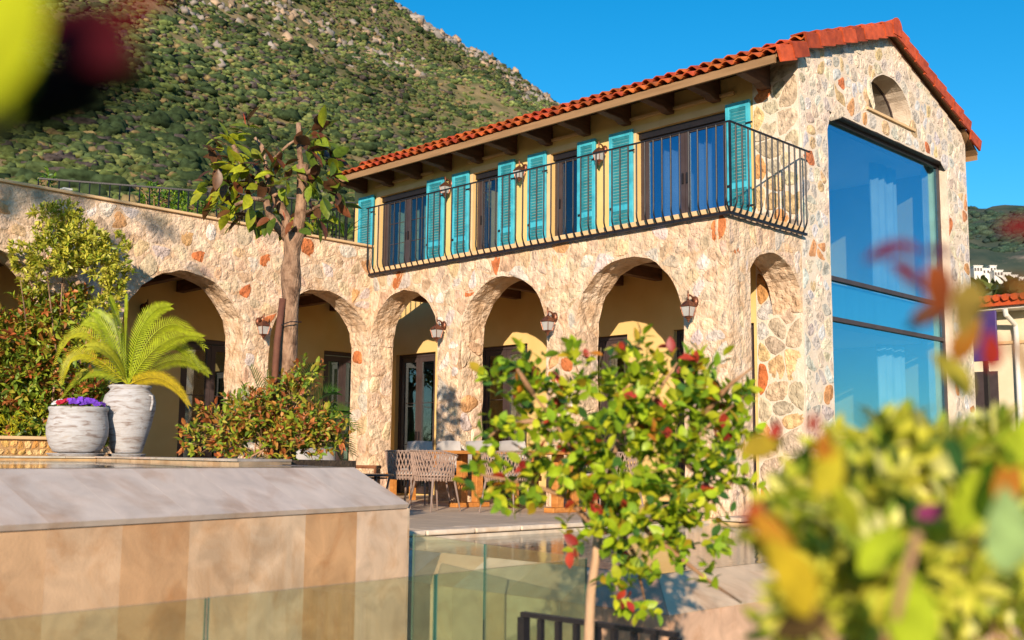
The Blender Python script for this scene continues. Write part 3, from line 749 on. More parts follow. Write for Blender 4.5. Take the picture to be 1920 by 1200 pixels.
# ================================================================ WALL LANTERNS
def lantern_proto():
    "hangs from a wall at x=0, reaching out along -x; z=0 is the bracket height"
    r_ = empty('wall_lantern', (0, 0, 0)); 
    mb = MB().lathe([(0.0, -.012), (.055, -.012), (.05, .012), (.02, .026), (0, .026)], 14); mb.v = [(-z - .012, x, y * 1.35 - .03) for x, y, z in mb.v]; mb.build('wall_plate', m_copper, r_, smooth=True)
    mb = MB(); mb.tube([(-.03, 0, -.03), (-.07, 0, .03), (-.12, 0, .045), (-.155, 0, .02)], [.016, .013, .011, .012], 8); mb.tube([(-.155, 0, .10), (-.155, 0, .05), (-.155, 0, .0), (-.155, 0, -.03)], [.007, .013, .009, .016], 8); mb.build('arm', m_copper, r_, smooth=True)
    def frus(r0, z0, r1, z1): 
        k = .7071
        return [(-.155 + sx * r0 * k, sy * r0 * k, z0) for sx, sy in ((-1, -1), (1, -1), (1, 1), (-1, 1))] + [(-.155 + sx * r1 * k, sy * r1 * k, z1) for sx, sy in ((-1, -1), (1, -1), (1, 1), (-1, 1))]
    Q = [(0, 1, 5, 4), (1, 2, 6, 5), (2, 3, 7, 6), (3, 0, 4, 7), (3, 2, 1, 0), (4, 5, 6, 7)]
    mb = MB(); mb.add(frus(.022, -.025, .066, -.055), Q); mb.add(frus(.066, -.055, .110, -.105), Q); mb.add(frus(.116, -.105, .116, -.113), Q); bevel(mb.build('roof_cap', m_copper, r_), .003, 1)
    for i in range(4):
        a = frus(.095, -.1135, .060, -.235); j = (i + 1) % 4
        mb = MB(); vs = [Vector(a[i]), Vector(a[j]), Vector(a[4 + j]), Vector(a[4 + i])]; ce = Vector((-.155, 0, -.17)); mb.add([v.lerp(Vector((-.155, 0, v.z)), k) for k in (.02, .06) for v in vs], Q); mb.build('lantern_glass', m_lglass, r_)
    mb = MB(); a = frus(.103, -.1132, .067, -.236)
    for i in range(4): mb.obox(a[i], a[4 + i], .010, .010)
    mb.build('corner_bars', m_copper, r_)
    mb = MB(); mb.add(frus(.070, -.2365, .070, -.246), Q); mb.lathe([(0.0, -.245), (.048, -.246), (.040, -.262), (.022, -.272), (.026, -.285), (.010, -.300), (.012, -.312), (0, -.325)], 10, (-.155, 0, 0)); mb.build('finial', m_copper, r_)
    return r_
lp = lantern_proto()
LANT = [((-1.752, 5.08, 2.66), 0, 'copper lantern on the pier between the two far arcade arches'), ((-1.752, 2.80, 2.60), 0, 'copper lantern on the pier between the middle and near arcade arches'),
        ((-1.752, .47, 2.60), 0, 'copper lantern on the arcade corner pier'), ((.010, 6.93, 5.50), 0, 'balcony lantern farthest from the gable, beside a teal shutter'),
        ((.010, 5.10, 5.46), 0, 'middle balcony lantern between two teal shutters'), ((.010, 3.38, 5.44), 0, 'balcony lantern nearest the gable, between two teal shutters'),
        ((-3.86, 6.888, 2.66), math.pi / 2, 'copper lantern on the pier between the wing arches'), ((-1.0, .465, 3.02), -math.pi / 2, 'dark lantern inside the porch behind the near arcade arch'),
        ((-4.75, 8.79, 2.95), math.pi / 2, 'dark lantern on the back wall inside the left wing arch')]
for i, (p, rz, lab) in enumerate(LANT):
    o = lp if i == 0 else copy_tree(lp)
    o.location = p; o.rotation_euler = (0, 0, rz); o.scale = (.94,) * 3; WORLD[o.name] = Vector(p)
    tag(o, lab, 'lantern', 'wall lanterns on the villa')
# ================================================================ TERRACE DECK AND POOLS
def rc_(a, b): return random.uniform(a, b)
gr = MB().add([(-700, -700, -1.4), (700, -700, -1.4), (700, 700, -1.4), (-700, 700, -1.4)], [(0, 1, 2, 3)]).build('ground', M('dry_ground', ((.13, .10, .05), (.20, .16, .09)), .4, 8, .95, .5, 8), fix=False); tag(gr, kind='structure')
base = MB().prism([(-6.95, .17), (-2.05, .17), (-2.05, -.30), (9, -.30), (9, 10.9), (-10.6, 10.9), (-10.6, 3.75), (-6.95, 3.75)], lambda u, v: (u, v, -.03), lambda u, v: (u, v, -1.35)).build('terrace', m_trim); tag(base, kind='structure')
sm = MB().box((-.297, -.297, -.028), (.297, .297, 0)).mesh('paving_slab'); sm.materials.append(m_deck)
def deckcol(): k = rc_(.85, 1.1); return (.58 * k, .45 * k, .33 * k, 1)
for i in range(9):
    for j in range(11):
        x = -6.65 + i * .6; y = .77 + j * .6
        if x < -6.6 + max(0, y - .6) * .34: continue
        o = bpy.data.objects.new('paving_slab', sm); reg(o, (x, y, 0), base); o.color = deckcol()
MB().box((-1.55, .47, -.028), (.01, 7.2, -.002)).build('porch_floor', m_deck, base, color=(.5, .4, .31))
MB().box((-10.6, 7.37, -.028), (-1.56, 8.8, -.002)).build('porch_floor', m_deck, base, color=(.5, .4, .31))
cm = bpy.data.meshes.new('c')
for i in range(8):
    bevel(MB().box((-6.93 + i * .6, .12, -.045), (-6.34 + i * .6, .462, .004)).build('coping_stone', m_trav, base, color=(.66, .54, .42)), .018, 3)
for i in range(12):
    bevel(MB().box((-2.1 + i * .6, -.36, -.045), (-1.51 + i * .6, -.012, .004)).build('coping_stone', m_trav, base, color=(.66, .54, .42)), .018, 3)
# lower pool ---------------------------------------------------------------
lpool = empty('lower_pool', (-4, -1.4, -1.3), 'lower travertine infinity pool with sloping overflow edge below the terrace', 'pool'); c = WORLD[lpool.name]
def lb(mb, name, mat, color=None):
    mb.v = [tuple(Vector(v) - c) for v in mb.v]; return mb.build(name, mat, lpool, c, color)
TC = [(.62, .47, .33), (.56, .38, .23), (.68, .56, .43), (.50, .33, .19)]
lb(MB().box((-7.36, -3.26, -1.38), (8.9, .10, -.42)), 'basin', m_trav, (.5, .4, .3))
def quad_slab(mb, a, b, c_, d, th):
    a, b, c_, d = map(Vector, (a, b, c_, d)); nrm = (b - a).cross(d - a).normalized() * th
    return mb.add([a, b, c_, d, a - nrm, b - nrm, c_ - nrm, d - nrm], [(0, 1, 2, 3), (7, 6, 5, 4), (0, 4, 5, 1), (1, 5, 6, 2), (2, 6, 7, 3), (3, 7, 4, 0)])
xi, xo, yi, yo, zi, zo = -7.10, -7.45, -3.0, -3.35, -.082, -.27
n = 6; ys = [yi + (.10 - yi) * k / n for k in range(n + 1)]; yos = [yo] + ys[1:]
for k in range(n):
    g = .003
    tcol = lambda: tuple(q * rc_(.92, 1.06) for q in random.choice(TC))
    lb(quad_slab(MB(), (xi, ys[k] + g, zi), (xi, ys[k + 1] - g, zi), (xo, yos[k + 1] - g, zo), (xo, yos[k] + g, zo), .03), 'slope_tile', m_trav_wet, tcol())
    lb(quad_slab(MB(), (xo, yos[k] + g, zo - .004), (xo, yos[k + 1] - g, zo - .004), (xo, yos[k + 1] - g, -1.36), (xo, yos[k] + g, -1.36), .03), 'wall_tile', m_trav, tcol())
n = 12; xs = [xi + (7.5 - xi) * k / n for k in range(n + 1)]; xos = [xo] + xs[1:]
for k in range(n):
    lb(quad_slab(MB(), (xs[k + 1] - g, yi, zi), (xs[k] + g, yi, zi), (xos[k] + g, yo, zo), (xos[k + 1] - g, yo, zo), .03), 'slope_tile', m_trav_wet, tcol())
    lb(quad_slab(MB(), (xos[k + 1] - g, yo, zo - .004), (xos[k] + g, yo, zo - .004), (xos[k] + g, yo, -1.36), (xos[k + 1] - g, yo, -1.36), .03), 'wall_tile', m_trav, tcol())
lb(MB().box((-7.02, .085, -.42), (8.9, .118, -.05)), 'inner_wall', m_trav, (.62, .5, .38))
lwt = MB().add([(xi - .002, yi - .002, -.080), (7.5, yi - .002, -.080), (7.5, .118, -.080), (xi - .002, .118, -.080)], [(0, 1, 2, 3)]).build('lower_pool_water', m_water2, fix=False); tag(lwt, kind='structure')
# raised pool ---------------------------------------------------------------
upool = empty('raised_pool', (-10, -.5, -1.3), 'raised travertine infinity pool with sloping overflow edge in the left foreground', 'pool'); c = WORLD[upool.name]
def ub(mb, name, mat, color=None):
    mb.v = [tuple(Vector(v) - c) for v in mb.v]; return mb.build(name, mat, upool, c, color)
LE = [(-13.6, -3.167), (-12.6, -2.908), (-11.9, -2.727), (-11.3, -2.572), (-10.794, -2.442), (-10.389, -2.337), (-9.977, -2.231), (-9.551, -2.121), (-9.115, -2.008), (-8.655, -1.890), (-8.138, -1.756)]
ZLo, ZHi = .34, .572
off = Vector((-.11, .44))
WE = [(x + off.x, y + off.y) for x, y in LE]
FC = [(.66, .40, .225), (.65, .385, .21), (.67, .42, .245), (.66, .40, .22), (.68, .44, .265), (.61, .35, .18), (.69, .46, .285), (.70, .49, .32), (.61, .345, .17), (.71, .50, .345)]
SCL = [(.68, .55, .46), (.69, .555, .465), (.68, .545, .455), (.695, .56, .47), (.68, .55, .46), (.69, .555, .465), (.675, .54, .45), (.69, .55, .46), (.70, .56, .465), (.68, .545, .45)]
for k in range(10):
    (x0, y0), (x1, y1) = LE[k], LE[k + 1]; (u0_, w0), (u1_, w1) = WE[k], WE[k + 1]
    e = Vector((x1 - x0, y1 - y0)).normalized() * .0003
    ub(quad_slab(MB(), (x1 - e.x, y1 - e.y, ZLo - .032), (x0 + e.x, y0 + e.y, ZLo - .032), (x0 + e.x, y0 + e.y, -.62), (x1 - e.x, y1 - e.y, -.62), .03), 'face_tile', m_trav, FC[k])
    ub(quad_slab(MB(), (x1 - e.x, y1 - e.y, -.624), (x0 + e.x, y0 + e.y, -.624), (x0 + e.x, y0 + e.y, -1.38), (x1 - e.x, y1 - e.y, -1.38), .03), 'face_tile', m_trav, FC[(k + 3) % 10])
    o = .012
    ub(quad_slab(MB(), (u1_ - e.x, w1 - e.y, ZHi), (u0_ + e.x, w0 + e.y, ZHi), (x0 + e.x + .249 * o, y0 + e.y - .968 * o, ZLo), (x1 - e.x + .249 * o, y1 - e.y - .968 * o, ZLo), .03), 'slope_tile', m_trav_wet, SCL[k])
R0 = WE[-1]
# end face towards the terrace and the right-hand rim
Qi = (-8.58, -.42); Om = (-7.92, -.10)
FI = (-7.25, 4.72); FO = (-6.70, 4.60)
ub(quad_slab(MB(), (-8.138, -1.756, ZLo - .03), (R0[0], R0[1], ZHi - .02), (R0[0], R0[1], -1.38), (-8.138, -1.756, -1.38), .02), 'end_tile', m_trav, (.62, .46, .32))
ub(MB().prism([R0, Om, Qi], lambda u, v: (u, v, .573), lambda u, v: (u, v, -1.3)), 'rim_corner', m_trav_wet, (.60, .49, .42))
ub(MB().prism([(Om[0], Om[1] + .02), FO, FI, (Qi[0], Qi[1] + .02)], lambda u, v: (u, v, .602), lambda u, v: (u, v, -1.3)), 'rim_wall', m_trav, (.60, .42, .26))
for k in range(6):
    a = [Vector(Om).lerp(Vector(FO), q / 6) for q in (k, k + 1)]; b = [Vector(Qi).lerp(Vector(FI), q / 6) for q in (k, k + 1)]
    ub(MB().prism([(a[0].x, a[0].y + .012), (a[1].x, a[1].y + .008), (b[1].x - .02, b[1].y + .008), (b[0].x - .02, b[0].y + .012)], lambda u, v: (u, v, .620), lambda u, v: (u, v, .6025)), 'coping_stone', m_trav_wet, (.60 * rc_(.94, 1.05), .50, .42))
ub(MB().box((-8.04, -.42, .5732), (-8.0, -.12, .580)), 'drain_slot', m_black)
for k in range(12):
    x = -14.2 + k * .6
    ub(MB().box((x, 4.73, .598), (x + .594 - (.21 if k == 11 else 0), 5.42, .616)), 'coping_stone', m_trav, (.60 * rc_(.9, 1.05), .50, .40))
ub(MB().box((-14.2, 4.75, .2), (-7.24, 4.95, .597)), 'inner_wall', m_trav, (.62, .40, .20))
ub(MB().prism([(-13.5, -2.5), (-8.4, -1.2), (-8.66, -.42), (-7.3, 4.74), (-13.9, 4.74)], lambda u, v: (u, v, .2), lambda u, v: (u, v, -1.3)), 'basin', m_trav, (.3, .36, .33))
uw = MB().add([(WE[0][0], WE[0][1] - .001, .5745), (R0[0] - .001, R0[1] - .001, .5745), (Qi[0], Qi[1], .5745), (FI[0] - .01, 4.749, .5745), (-13.9, 4.749, .5745)], [(0, 1, 2, 3, 4)]).build('raised_pool_water', m_water, fix=False); tag(uw, kind='structure')
# ================================================================ PLANTING BEDS ROUND THE RAISED POOL
bed = MB().prism([(-7.88, .0), (-7.0, .3), (-5.7, 4.2), (-5.7, 5.44), (-6.5, 5.44), (-6.64, 4.62)], lambda u, v: (u, v, .61), lambda u, v: (u, v, -1.3)).build('planting_bed', m_soil); tag(bed, kind='structure')
bed2 = MB().box((-14.2, 5.45, -1.3), (-5.7, 6.55, .60)).build('planting_bed', m_soil); tag(bed2, kind='structure')
lw2 = empty('low_garden_wall', (-10, 5.6, .6), 'low garden wall of ochre rubble with a pale cap behind the plant pots', 'wall'); c = WORLD[lw2.name]
f = MB().box((-13.4, 5.55, .55), (-7.35, 5.75, .80)); f.v = [tuple(Vector(v) - c) for v in f.v]; lwm = f.build('mortar', M('ochre_mortar', ((.36, .20, .08), (.45, .27, .12)), 6, 6, .95, .5, 50), lw2, c)
PAL_O = ((4, (.66, .40, .14)), (3, (.60, .33, .10)), (2, (.70, .48, .22)), (1, (.52, .26, .08)))
set_stones([(stones((-9.6, -7.4, .62, .795), [], .085, lambda u, v, h: (u, 5.55 - h, v), PAL_O, .010, (.004, .012), 31, .006), lwm)], 150, lw2)
f = MB().box((-13.4, 5.50, .802), (-7.33, 5.80, .84)); f.v = [tuple(Vector(v) - c) for v in f.v]; bevel(f.build('cap', m_trim, lw2, c), .006, 1)
# ================================================================ GLASS POOL FENCE
gf = empty('glass_fence', (-9.5, -3.8, -1.38), 'green-tinted frameless glass fence in front of both pools', 'fence'); c = WORLD[gf.name]
def pane(p, q, z1, z0=-1.0):
    p = Vector((*p, 0)); q = Vector((*q, 0)); d = (q - p).normalized(); nr = Vector((-d.y, d.x, 0)) * .006
    p = p + d * .006; q = q - d * .006
    vs = [p + nr, q + nr, q - nr, p - nr]
    mb = MB().add([(v.x, v.y, z0) for v in vs] + [(v.x, v.y, z1) for v in vs], [(0, 1, 5, 4), (2, 3, 7, 6), (4, 5, 6, 7), (0, 3, 2, 1), (1, 2, 6, 5), (3, 0, 4, 7)])
    mb.v = [tuple(Vector(v) - c) for v in mb.v]; me = mb.mesh('glass_pane'); me.materials.append(g_pool); me.materials.append(g_edge)
    for i, pl_ in enumerate(me.polygons): pl_.material_index = 0 if i < 2 else 1
    o = bpy.data.objects.new('glass_pane', me); reg(o, c, gf)
    for s in (.15, .85):
        k = p.lerp(q, s); f = MB().box((k.x - .025, k.y - .025, -1.39), (k.x + .025, k.y + .025, -.93)); f.v = [tuple(Vector(v) - c) for v in f.v]; f.build('spigot', m_legs, gf, c)
FX = [-13.2, -12.0, -10.82, -9.68, -8.6]
for a, b in zip(FX, FX[1:]): pane((a, -3.92 + (a + 11.5) * .075), (b, -3.92 + (b + 11.5) * .075), .15)
pane((-8.585, -3.69), (-8.36, -2.72), .15); pane((-8.36, -2.72), (-8.125, -1.80), .15)
# ================================================================ IRON RAILING, LOWER RIGHT
ir = empty('iron_railing', (-9.6, -4.2, -1.39), 'short black flat-bar iron railing at the bottom, beside the slim tree trunk', 'railing'); c = WORLD[ir.name]
def ib(mb, name): mb.v = [tuple(Vector(v) - c) for v in mb.v]; return mb.build(name, m_iron, ir, c)
a = at(980, 1151, 4.45); b = at(1270, 1204, 3.95); b.z = a.z
ib(MB().obox(a, b, .03, .018), 'top_rail'); ib(MB().obox(a - Vector((0, 0, .95)), b - Vector((0, 0, .95)), .03, .018), 'bottom_rail')
for k in range(9):
    p = a.lerp(b, k / 8 * .98 + .008); wd = .036 if k in (0, 4, 8) else .022
    ib(MB().obox(p - Vector((0, 0, .012)), p - Vector((0, 0, 1.0 if wd < .03 else 1.38)), wd, wd), 'baluster' if wd < .03 else 'post')
# ================================================================ FURNITURE
def rope_chair():
    r_ = empty('rope_chair', (0, 0, 0))             # faces +x; back towards -x
    for sx, sy in ((-1, -1), (-1, 1), (1, -1), (1, 1)):
        MB().tube([(sx * .17, sy * .2, .42), (sx * .235, sy * .255, 0)], [.017, .010], 8).build('leg', m_legs, r_)
    bevel(MB().lathe([(0, .40), (.24, .40), (.26, .42), (.26, .445), (0, .445)], 20).build('seat', m_legs, r_), .004, 1)
    bevel(MB().lathe([(0, .447), (.23, .447), (.25, .47), (.24, .50), (0, .51)], 20).build('cushion', m_cush, r_, smooth=True), .004, 1)
    def arc(t, z):                                  # t in -1..1 round the back
        a = math.pi + t * 2.05; k = (z - .40) / .40; rr = .25 + .06 * k
        return Vector((rr * math.cos(a) * 1.02, rr * math.sin(a) * 1.08, z - .07 * max(0, abs(t) - .55) * k * 2))
    MB().tube([arc(-1 + 2 * i / 24, .79) for i in range(25)], .012, 8).build('back_rail', m_legs, r_)
    MB().tube([arc(-1 + 2 * i / 24, .47) for i in range(25)], .009, 6).build('lower_rail', m_rope, r_)
    w1 = MB(); n = 26
    for i in range(n):
        t = -1 + 2 * i / (n - 1)
        for s in (-1, 1):
            t2 = t + s * .17
            if abs(t2) > 1.03: continue
            w1.tube([arc(t, .795) * 1.01, arc(t + (t2 - t) * .5, .63) + (arc(t, .63) - Vector((0, 0, .63))) * .02 * s, arc(t2, .46) * 1.0], .0085, 5)
        w1.tube([arc(t, .47), arc(t, .40) * .99], .0095, 5)
    tag(w1.build('rope_weave', m_rope, r_), kind='stuff')
    return r_
rch = rope_chair()
TX, TY = -2.75, 2.55
CH = [((-3.62, 3.62), 0.15, 'rope-back dining chair farthest left, half hidden behind the next chair'), ((-3.86, 2.84), -.1, 'rope-back dining chair with its back to the pool, left of the table end'),
      ((-3.42, 2.05), .25, 'rope-back dining chair before the near end of the table'), ((-2.55, 1.05), 1.5, 'rope-back dining chair at the near head of the table'),
      ((-1.95, 1.9), 3.2, 'rope-back dining chair on the far side of the table, near end'), ((-2.75, 4.25), -1.55, 'rope-back dining chair at the far head of the table')]
for i, (p, rz, lab) in enumerate(CH):
    o = rch if i == 0 else copy_tree(rch); o.location = (*p, 0.001); o.rotation_euler = (0, 0, rz); o.scale = (.93, .93, .91); tag(o, lab, 'chair', 'rope chairs around the dining table')
tb_ = empty('dining_table', (TX, TY, 0), 'long orange teak dining table on two pedestals under the arcade', 'table'); c = WORLD[tb_.name]
bevel(MB().box((-.48, -1.15, .69), (.48, 1.15, .735)).build('table_top', m_wood, tb_, c), .01)
for s in (-1, 1):
    bevel(MB().box((-.30, s * .85 - .08, .001), (.30, s * .85 + .08, .06)).build('foot', m_wood, tb_, c), .008); 
    for t in (-.14, .14): bevel(MB().box((t - .06, s * .85 - .05, .061), (t + .06, s * .85 + .05, .689)).build('pedestal', m_wood, tb_, c), .006)
def pillow(parent, c, p, sz, rot=(0, 0, 0), name='pillow'):
    mb = MB(); n = 10; vs = []
    for s in (1, -1):
        for i in range(n + 1):
            for j in range(n + 1):
                u, v = 2 * i / n - 1, 2 * j / n - 1; k = (1 - u ** 4) * (1 - v ** 4)
                vs.append((u * sz[0] / 2 * (1 - .05 * v * v), s * sz[1] / 2 * k ** .6, v * sz[2] / 2 * (1 - .06 * u * u)))
    m = (n + 1) ** 2
    for s in (0, 1):
        for i in range(n):
            for j in range(n):
                q = (s * m + i * (n + 1) + j, s * m + (i + 1) * (n + 1) + j, s * m + (i + 1) * (n + 1) + j + 1, s * m + i * (n + 1) + j + 1)
                mb.f.append(q if s else q[::-1])
    mb.v = vs; o = mb.build(name, m_cush, parent, Vector(c) + Vector(p), smooth=True, fix=False); o.rotation_euler = rot; return o
sb = empty('garden_bench', (-2.02, 4.35, 0), 'teak bench with grey back pillows behind the dining table', 'bench'); c = WORLD[sb.name]
bevel(MB().box((-.30, -1.35, .34), (.24, 1.35, .41)).build('seat', m_wood, sb, c), .008)
bevel(MB().box((.17, -1.35, .411), (.22, 1.35, .74)).build('backrest', m_wood, sb, c), .008)
for s in (-1, 1):
    for x in (-.24, .14): MB().box((x, s * 1.28 - .04, 0), (x + .07, s * 1.28 + .04, .339)).build('leg', m_wood, sb, c)
for k in range(4): pillow(sb, c, (.06, -.98 + k * .66, .66), (.56, .17, .46), (-.15 + .05 * k, .0, math.pi / 2 + .12 * (k % 2 - .5)))
pillow(sb, c, (-.06, 0, .455), (.52, .09, 2.6), (math.pi / 2, 0, 0), 'seat_cushion')
lg = empty('lounge_chair', (-4.75, 3.75, 0), 'low teak lounge chair with a thick grey back cushion by the wing', 'armchair', rz=.15); c = (0, 0, 0)
def lgb(name, a, b): o = MB().box(a, b).mesh(name); o2 = bpy.data.objects.new(name, o); o.materials.append(m_beamw); COL.objects.link(o2); o2.parent = lg; bevel(o2, .008); return o2
m_beamw = M('dark_teak', ((.20, .075, .03), (.28, .11, .045)), 4, 6, .5, .1, 60)
for nm, a, b in (('seat_frame', (-.38, -.42, .26), (.38, .40, .32)), ('backrest', (-.40, .401, .20), (.40, .45, .66)), ('armrest', (-.46, -.42, .50), (-.385, .40, .54)), ('armrest', (.385, -.42, .50), (.46, .40, .54)),
                 ('leg', (-.45, -.41, 0), (-.39, -.35, .499)), ('leg', (.39, -.41, 0), (.45, -.35, .499)), ('leg', (-.45, .34, 0), (-.39, .399, .499)), ('leg', (.39, .34, 0), (.45, .399, .499))): lgb(nm, a, b)
WORLD[lg.name] = Vector((0, 0, 0))
pillow(lg, (0, 0, 0), (0, .28, .54), (.72, .22, .42), (-.2, 0, 0), 'back_cushion'); pillow(lg, (0, 0, 0), (0, -.06, .385), (.72, .13, .72), (math.pi / 2, 0, 0), 'seat_cushion')
stb = empty('side_table', (-5.55, 2.05, 0), 'round black metal side table between the lounge chair and dining chairs', 'table'); c = WORLD[stb.name]
bevel(MB().lathe([(0, .440), (.31, .440), (.315, .452), (.31, .465), (0, .465)], 28).build('table_top', m_black, stb, c), .003, 1)
for k in range(3):
    a = k * 2.094 + .4; MB().tube([(.24 * math.cos(a), .24 * math.sin(a), .44), (.27 * math.cos(a), .27 * math.sin(a), 0)], .011, 8).build('leg', m_black, stb, c)
MB().tube([(.24 * math.cos(t), .24 * math.sin(t), .42) for t in [i * math.pi / 12 for i in range(25)]], .008, 6).build('ring', m_black, stb, c)
# ================================================================ POTS
def at_y(px, py, y):
    d = at(px, py, 2) - at(px, py, 1); t = 1 + (y - at(px, py, 1).y) / d.y
    return at(px, py, t)
def pot(name, loc, prof, label, handles=None, tilt=0):
    r_ = empty(name, loc, label, 'plant pot'); c = WORLD[r_.name]
    MB().lathe(prof, 36).build('body', m_pot, r_, c, smooth=True)
    rb_ = max(p[0] for p in prof[:3])
    MB().lathe([(0, 0), (rb_ * 1.12, 0), (rb_ * 1.25, .028), (rb_ * 1.2, .034), (0, .02)], 32).build('saucer', m_pot, r_, c, smooth=False)
    if handles:
        rr, z1, z0 = handles
        for a in (-1.15, 2.0):
            ca, sa = math.cos(a), math.sin(a)
            MB().tube([(rr * ca, rr * sa, z1), ((rr + .045) * ca, (rr + .045) * sa, z1 - .01), ((rr + .05) * ca, (rr + .05) * sa, (z0 + z1) / 2), ((rr + .035) * ca, (rr + .035) * sa, z0), ((rr + .03) * ca, (rr + .03) * sa, z0 - .02)], .014, 8).build('handle', m_pot, r_, c, smooth=True)
    return r_
pT = at_y(238, 850, 5.10); pT.z = .618
pS = at_y(143, 850, 5.10); pS.z = .618
SP = 1.40
sc_ = lambda pr: [(a * SP, b * SP) for a, b in pr]
pot('tall_pot', pT, sc_([(0, .03), (.115, .03), (.125, .045), (.15, .14), (.185, .26), (.213, .40), (.215, .46), (.20, .515), (.165, .552), (.158, .565), (.172, .578), (.178, .592), (.168, .600), (.150, .592), (.142, .56), (0, .555)]), 'tall whitewashed urn with small handles holding the potted palm', (.20 * SP, .515 * SP, .40 * SP))
pot('low_pot', pS, sc_([(0, .03), (.17, .03), (.185, .045), (.215, .09), (.240, .17), (.243, .24), (.228, .32), (.222, .352), (.232, .375), (.236, .392), (.226, .400), (.208, .390), (.20, .36), (0, .355)]), 'low wide whitewashed pot filled with flowers')
# ================================================================ FOLIAGE TOOLS
def leaf_tmpl(L, W, fold=.25, curl=.2, n=4, tipw=.0, wpos=.45):
    vs = []; fs = []
    for i in range(n + 1):
        t = i / n; wd = W * .5 * (math.sin(math.pi * min(1, t ** (math.log(.5) / math.log(wpos)))) ** .85 if 0 < t < 1 else (.04 if t == 0 else tipw))
        z = -curl * L * t * t
        vs += [(L * t, -wd, z + fold * wd), (L * t, 0, z), (L * t, wd, z + fold * wd)]
    for i in range(n):
        a = 3 * i; fs += [(a, a + 1, a + 4, a + 3), (a + 1, a + 2, a + 5, a + 4)]
    return np.array(vs, dtype=np.float32), fs
def frame(d, up, roll=0):
    d = d.normalized(); s = up.cross(d)
    if s.length < 1e-3: s = Vector((1, 0, 0)).cross(d)
    s.normalize(); n = d.cross(s)
    if roll: c_, s_ = math.cos(roll), math.sin(roll); s, n = s * c_ + n * s_, n * c_ - s * s_
    return Matrix(((d.x, s.x, n.x), (d.y, s.y, n.y), (d.z, s.z, n.z)))
def joined(name, items, tm, mat, parent, smooth=True):
    "one mesh of many copies of template tm; items: (pos, matrix3, scale, colour)"
    V, F = tm; nv = len(V); N = len(items)
    R = np.array([[list(r_) for r_ in m] for _, m, _, _ in items], dtype=np.float32); S = np.array([s for _, _, s, _ in items], dtype=np.float32)
    T = np.array([list(p) for p, _, _, _ in items], dtype=np.float32)
    vv = np.einsum('nij,vj->nvi', R, V) * S[:, None, None] + T[:, None, :]
    org = WORLD[parent.name] if parent else Vector((0, 0, 0))
    vv = vv.reshape(-1, 3) - np.array(org, dtype=np.float32)
    fa = np.array(F, dtype=np.int32); k = fa.shape[1]
    faces = (fa[None] + (np.arange(N, dtype=np.int32) * nv)[:, None, None]).reshape(-1, k)
    me = bpy.data.meshes.new(name); me.vertices.add(len(vv)); me.vertices.foreach_set('co', vv.ravel())
    me.loops.add(faces.size); me.loops.foreach_set('vertex_index', faces.ravel())
    me.polygons.add(len(faces)); me.polygons.foreach_set('loop_start', np.arange(0, faces.size, k, dtype=np.int32)); me.polygons.foreach_set('loop_total', np.full(len(faces), k, dtype=np.int32))
    me.update(calc_edges=True)
    cols = np.ones((N, nv, 4), dtype=np.float32); cols[:, :, :3] = np.array([c for _, _, _, c in items], dtype=np.float32)[:, None, :]
    col_attr(me, cols.reshape(-1, 4))
    return mobj(name, me, mat, parent, org, smooth=smooth)
def foliage(thing, items, tm, limit=300, name='leaf', rest='foliage'):
    items = sorted(items, key=lambda q: (q[0] - CAM_P).length)
    V, F = tm; me = bpy.data.meshes.new(name); me.from_pydata([tuple(map(float, v)) for v in V], [], F); me.materials.append(m_leaf); me.shade_smooth()
    for p, m, s, col in items[:limit]:
        o = bpy.data.objects.new(name, me); reg(o, p, thing); o.rotation_euler = m.to_euler(); o.scale = (s, s, s); o.color = (*col, 1)
    if items[limit:]: tag(joined(rest, items[limit:], tm, m_leaf_a, thing), kind='stuff')
def pick(pal, rd=random):
    x = rd.uniform(0, sum(q[0] for q in pal))
    for q in pal:
        x -= q[0]
        if x <= 0: break
    k = rd.uniform(.75, 1.25); return tuple(c * k for c in q[1])
def rdir(zb=0):
    v = Vector((random.gauss(0, 1), random.gauss(0, 1), random.gauss(0, 1) + zb)); return v.normalized()
def lobes_px(lst, t, dt=None):
    "(x, y, radius px[, depth shift]) -> (centre, radius m)"
    out = []
    for q in lst:
        tt = t + (q[3] if len(q) > 3 else 0); out.append((at(q[0], q[1], tt), q[2] * tt / FPX))
    return out
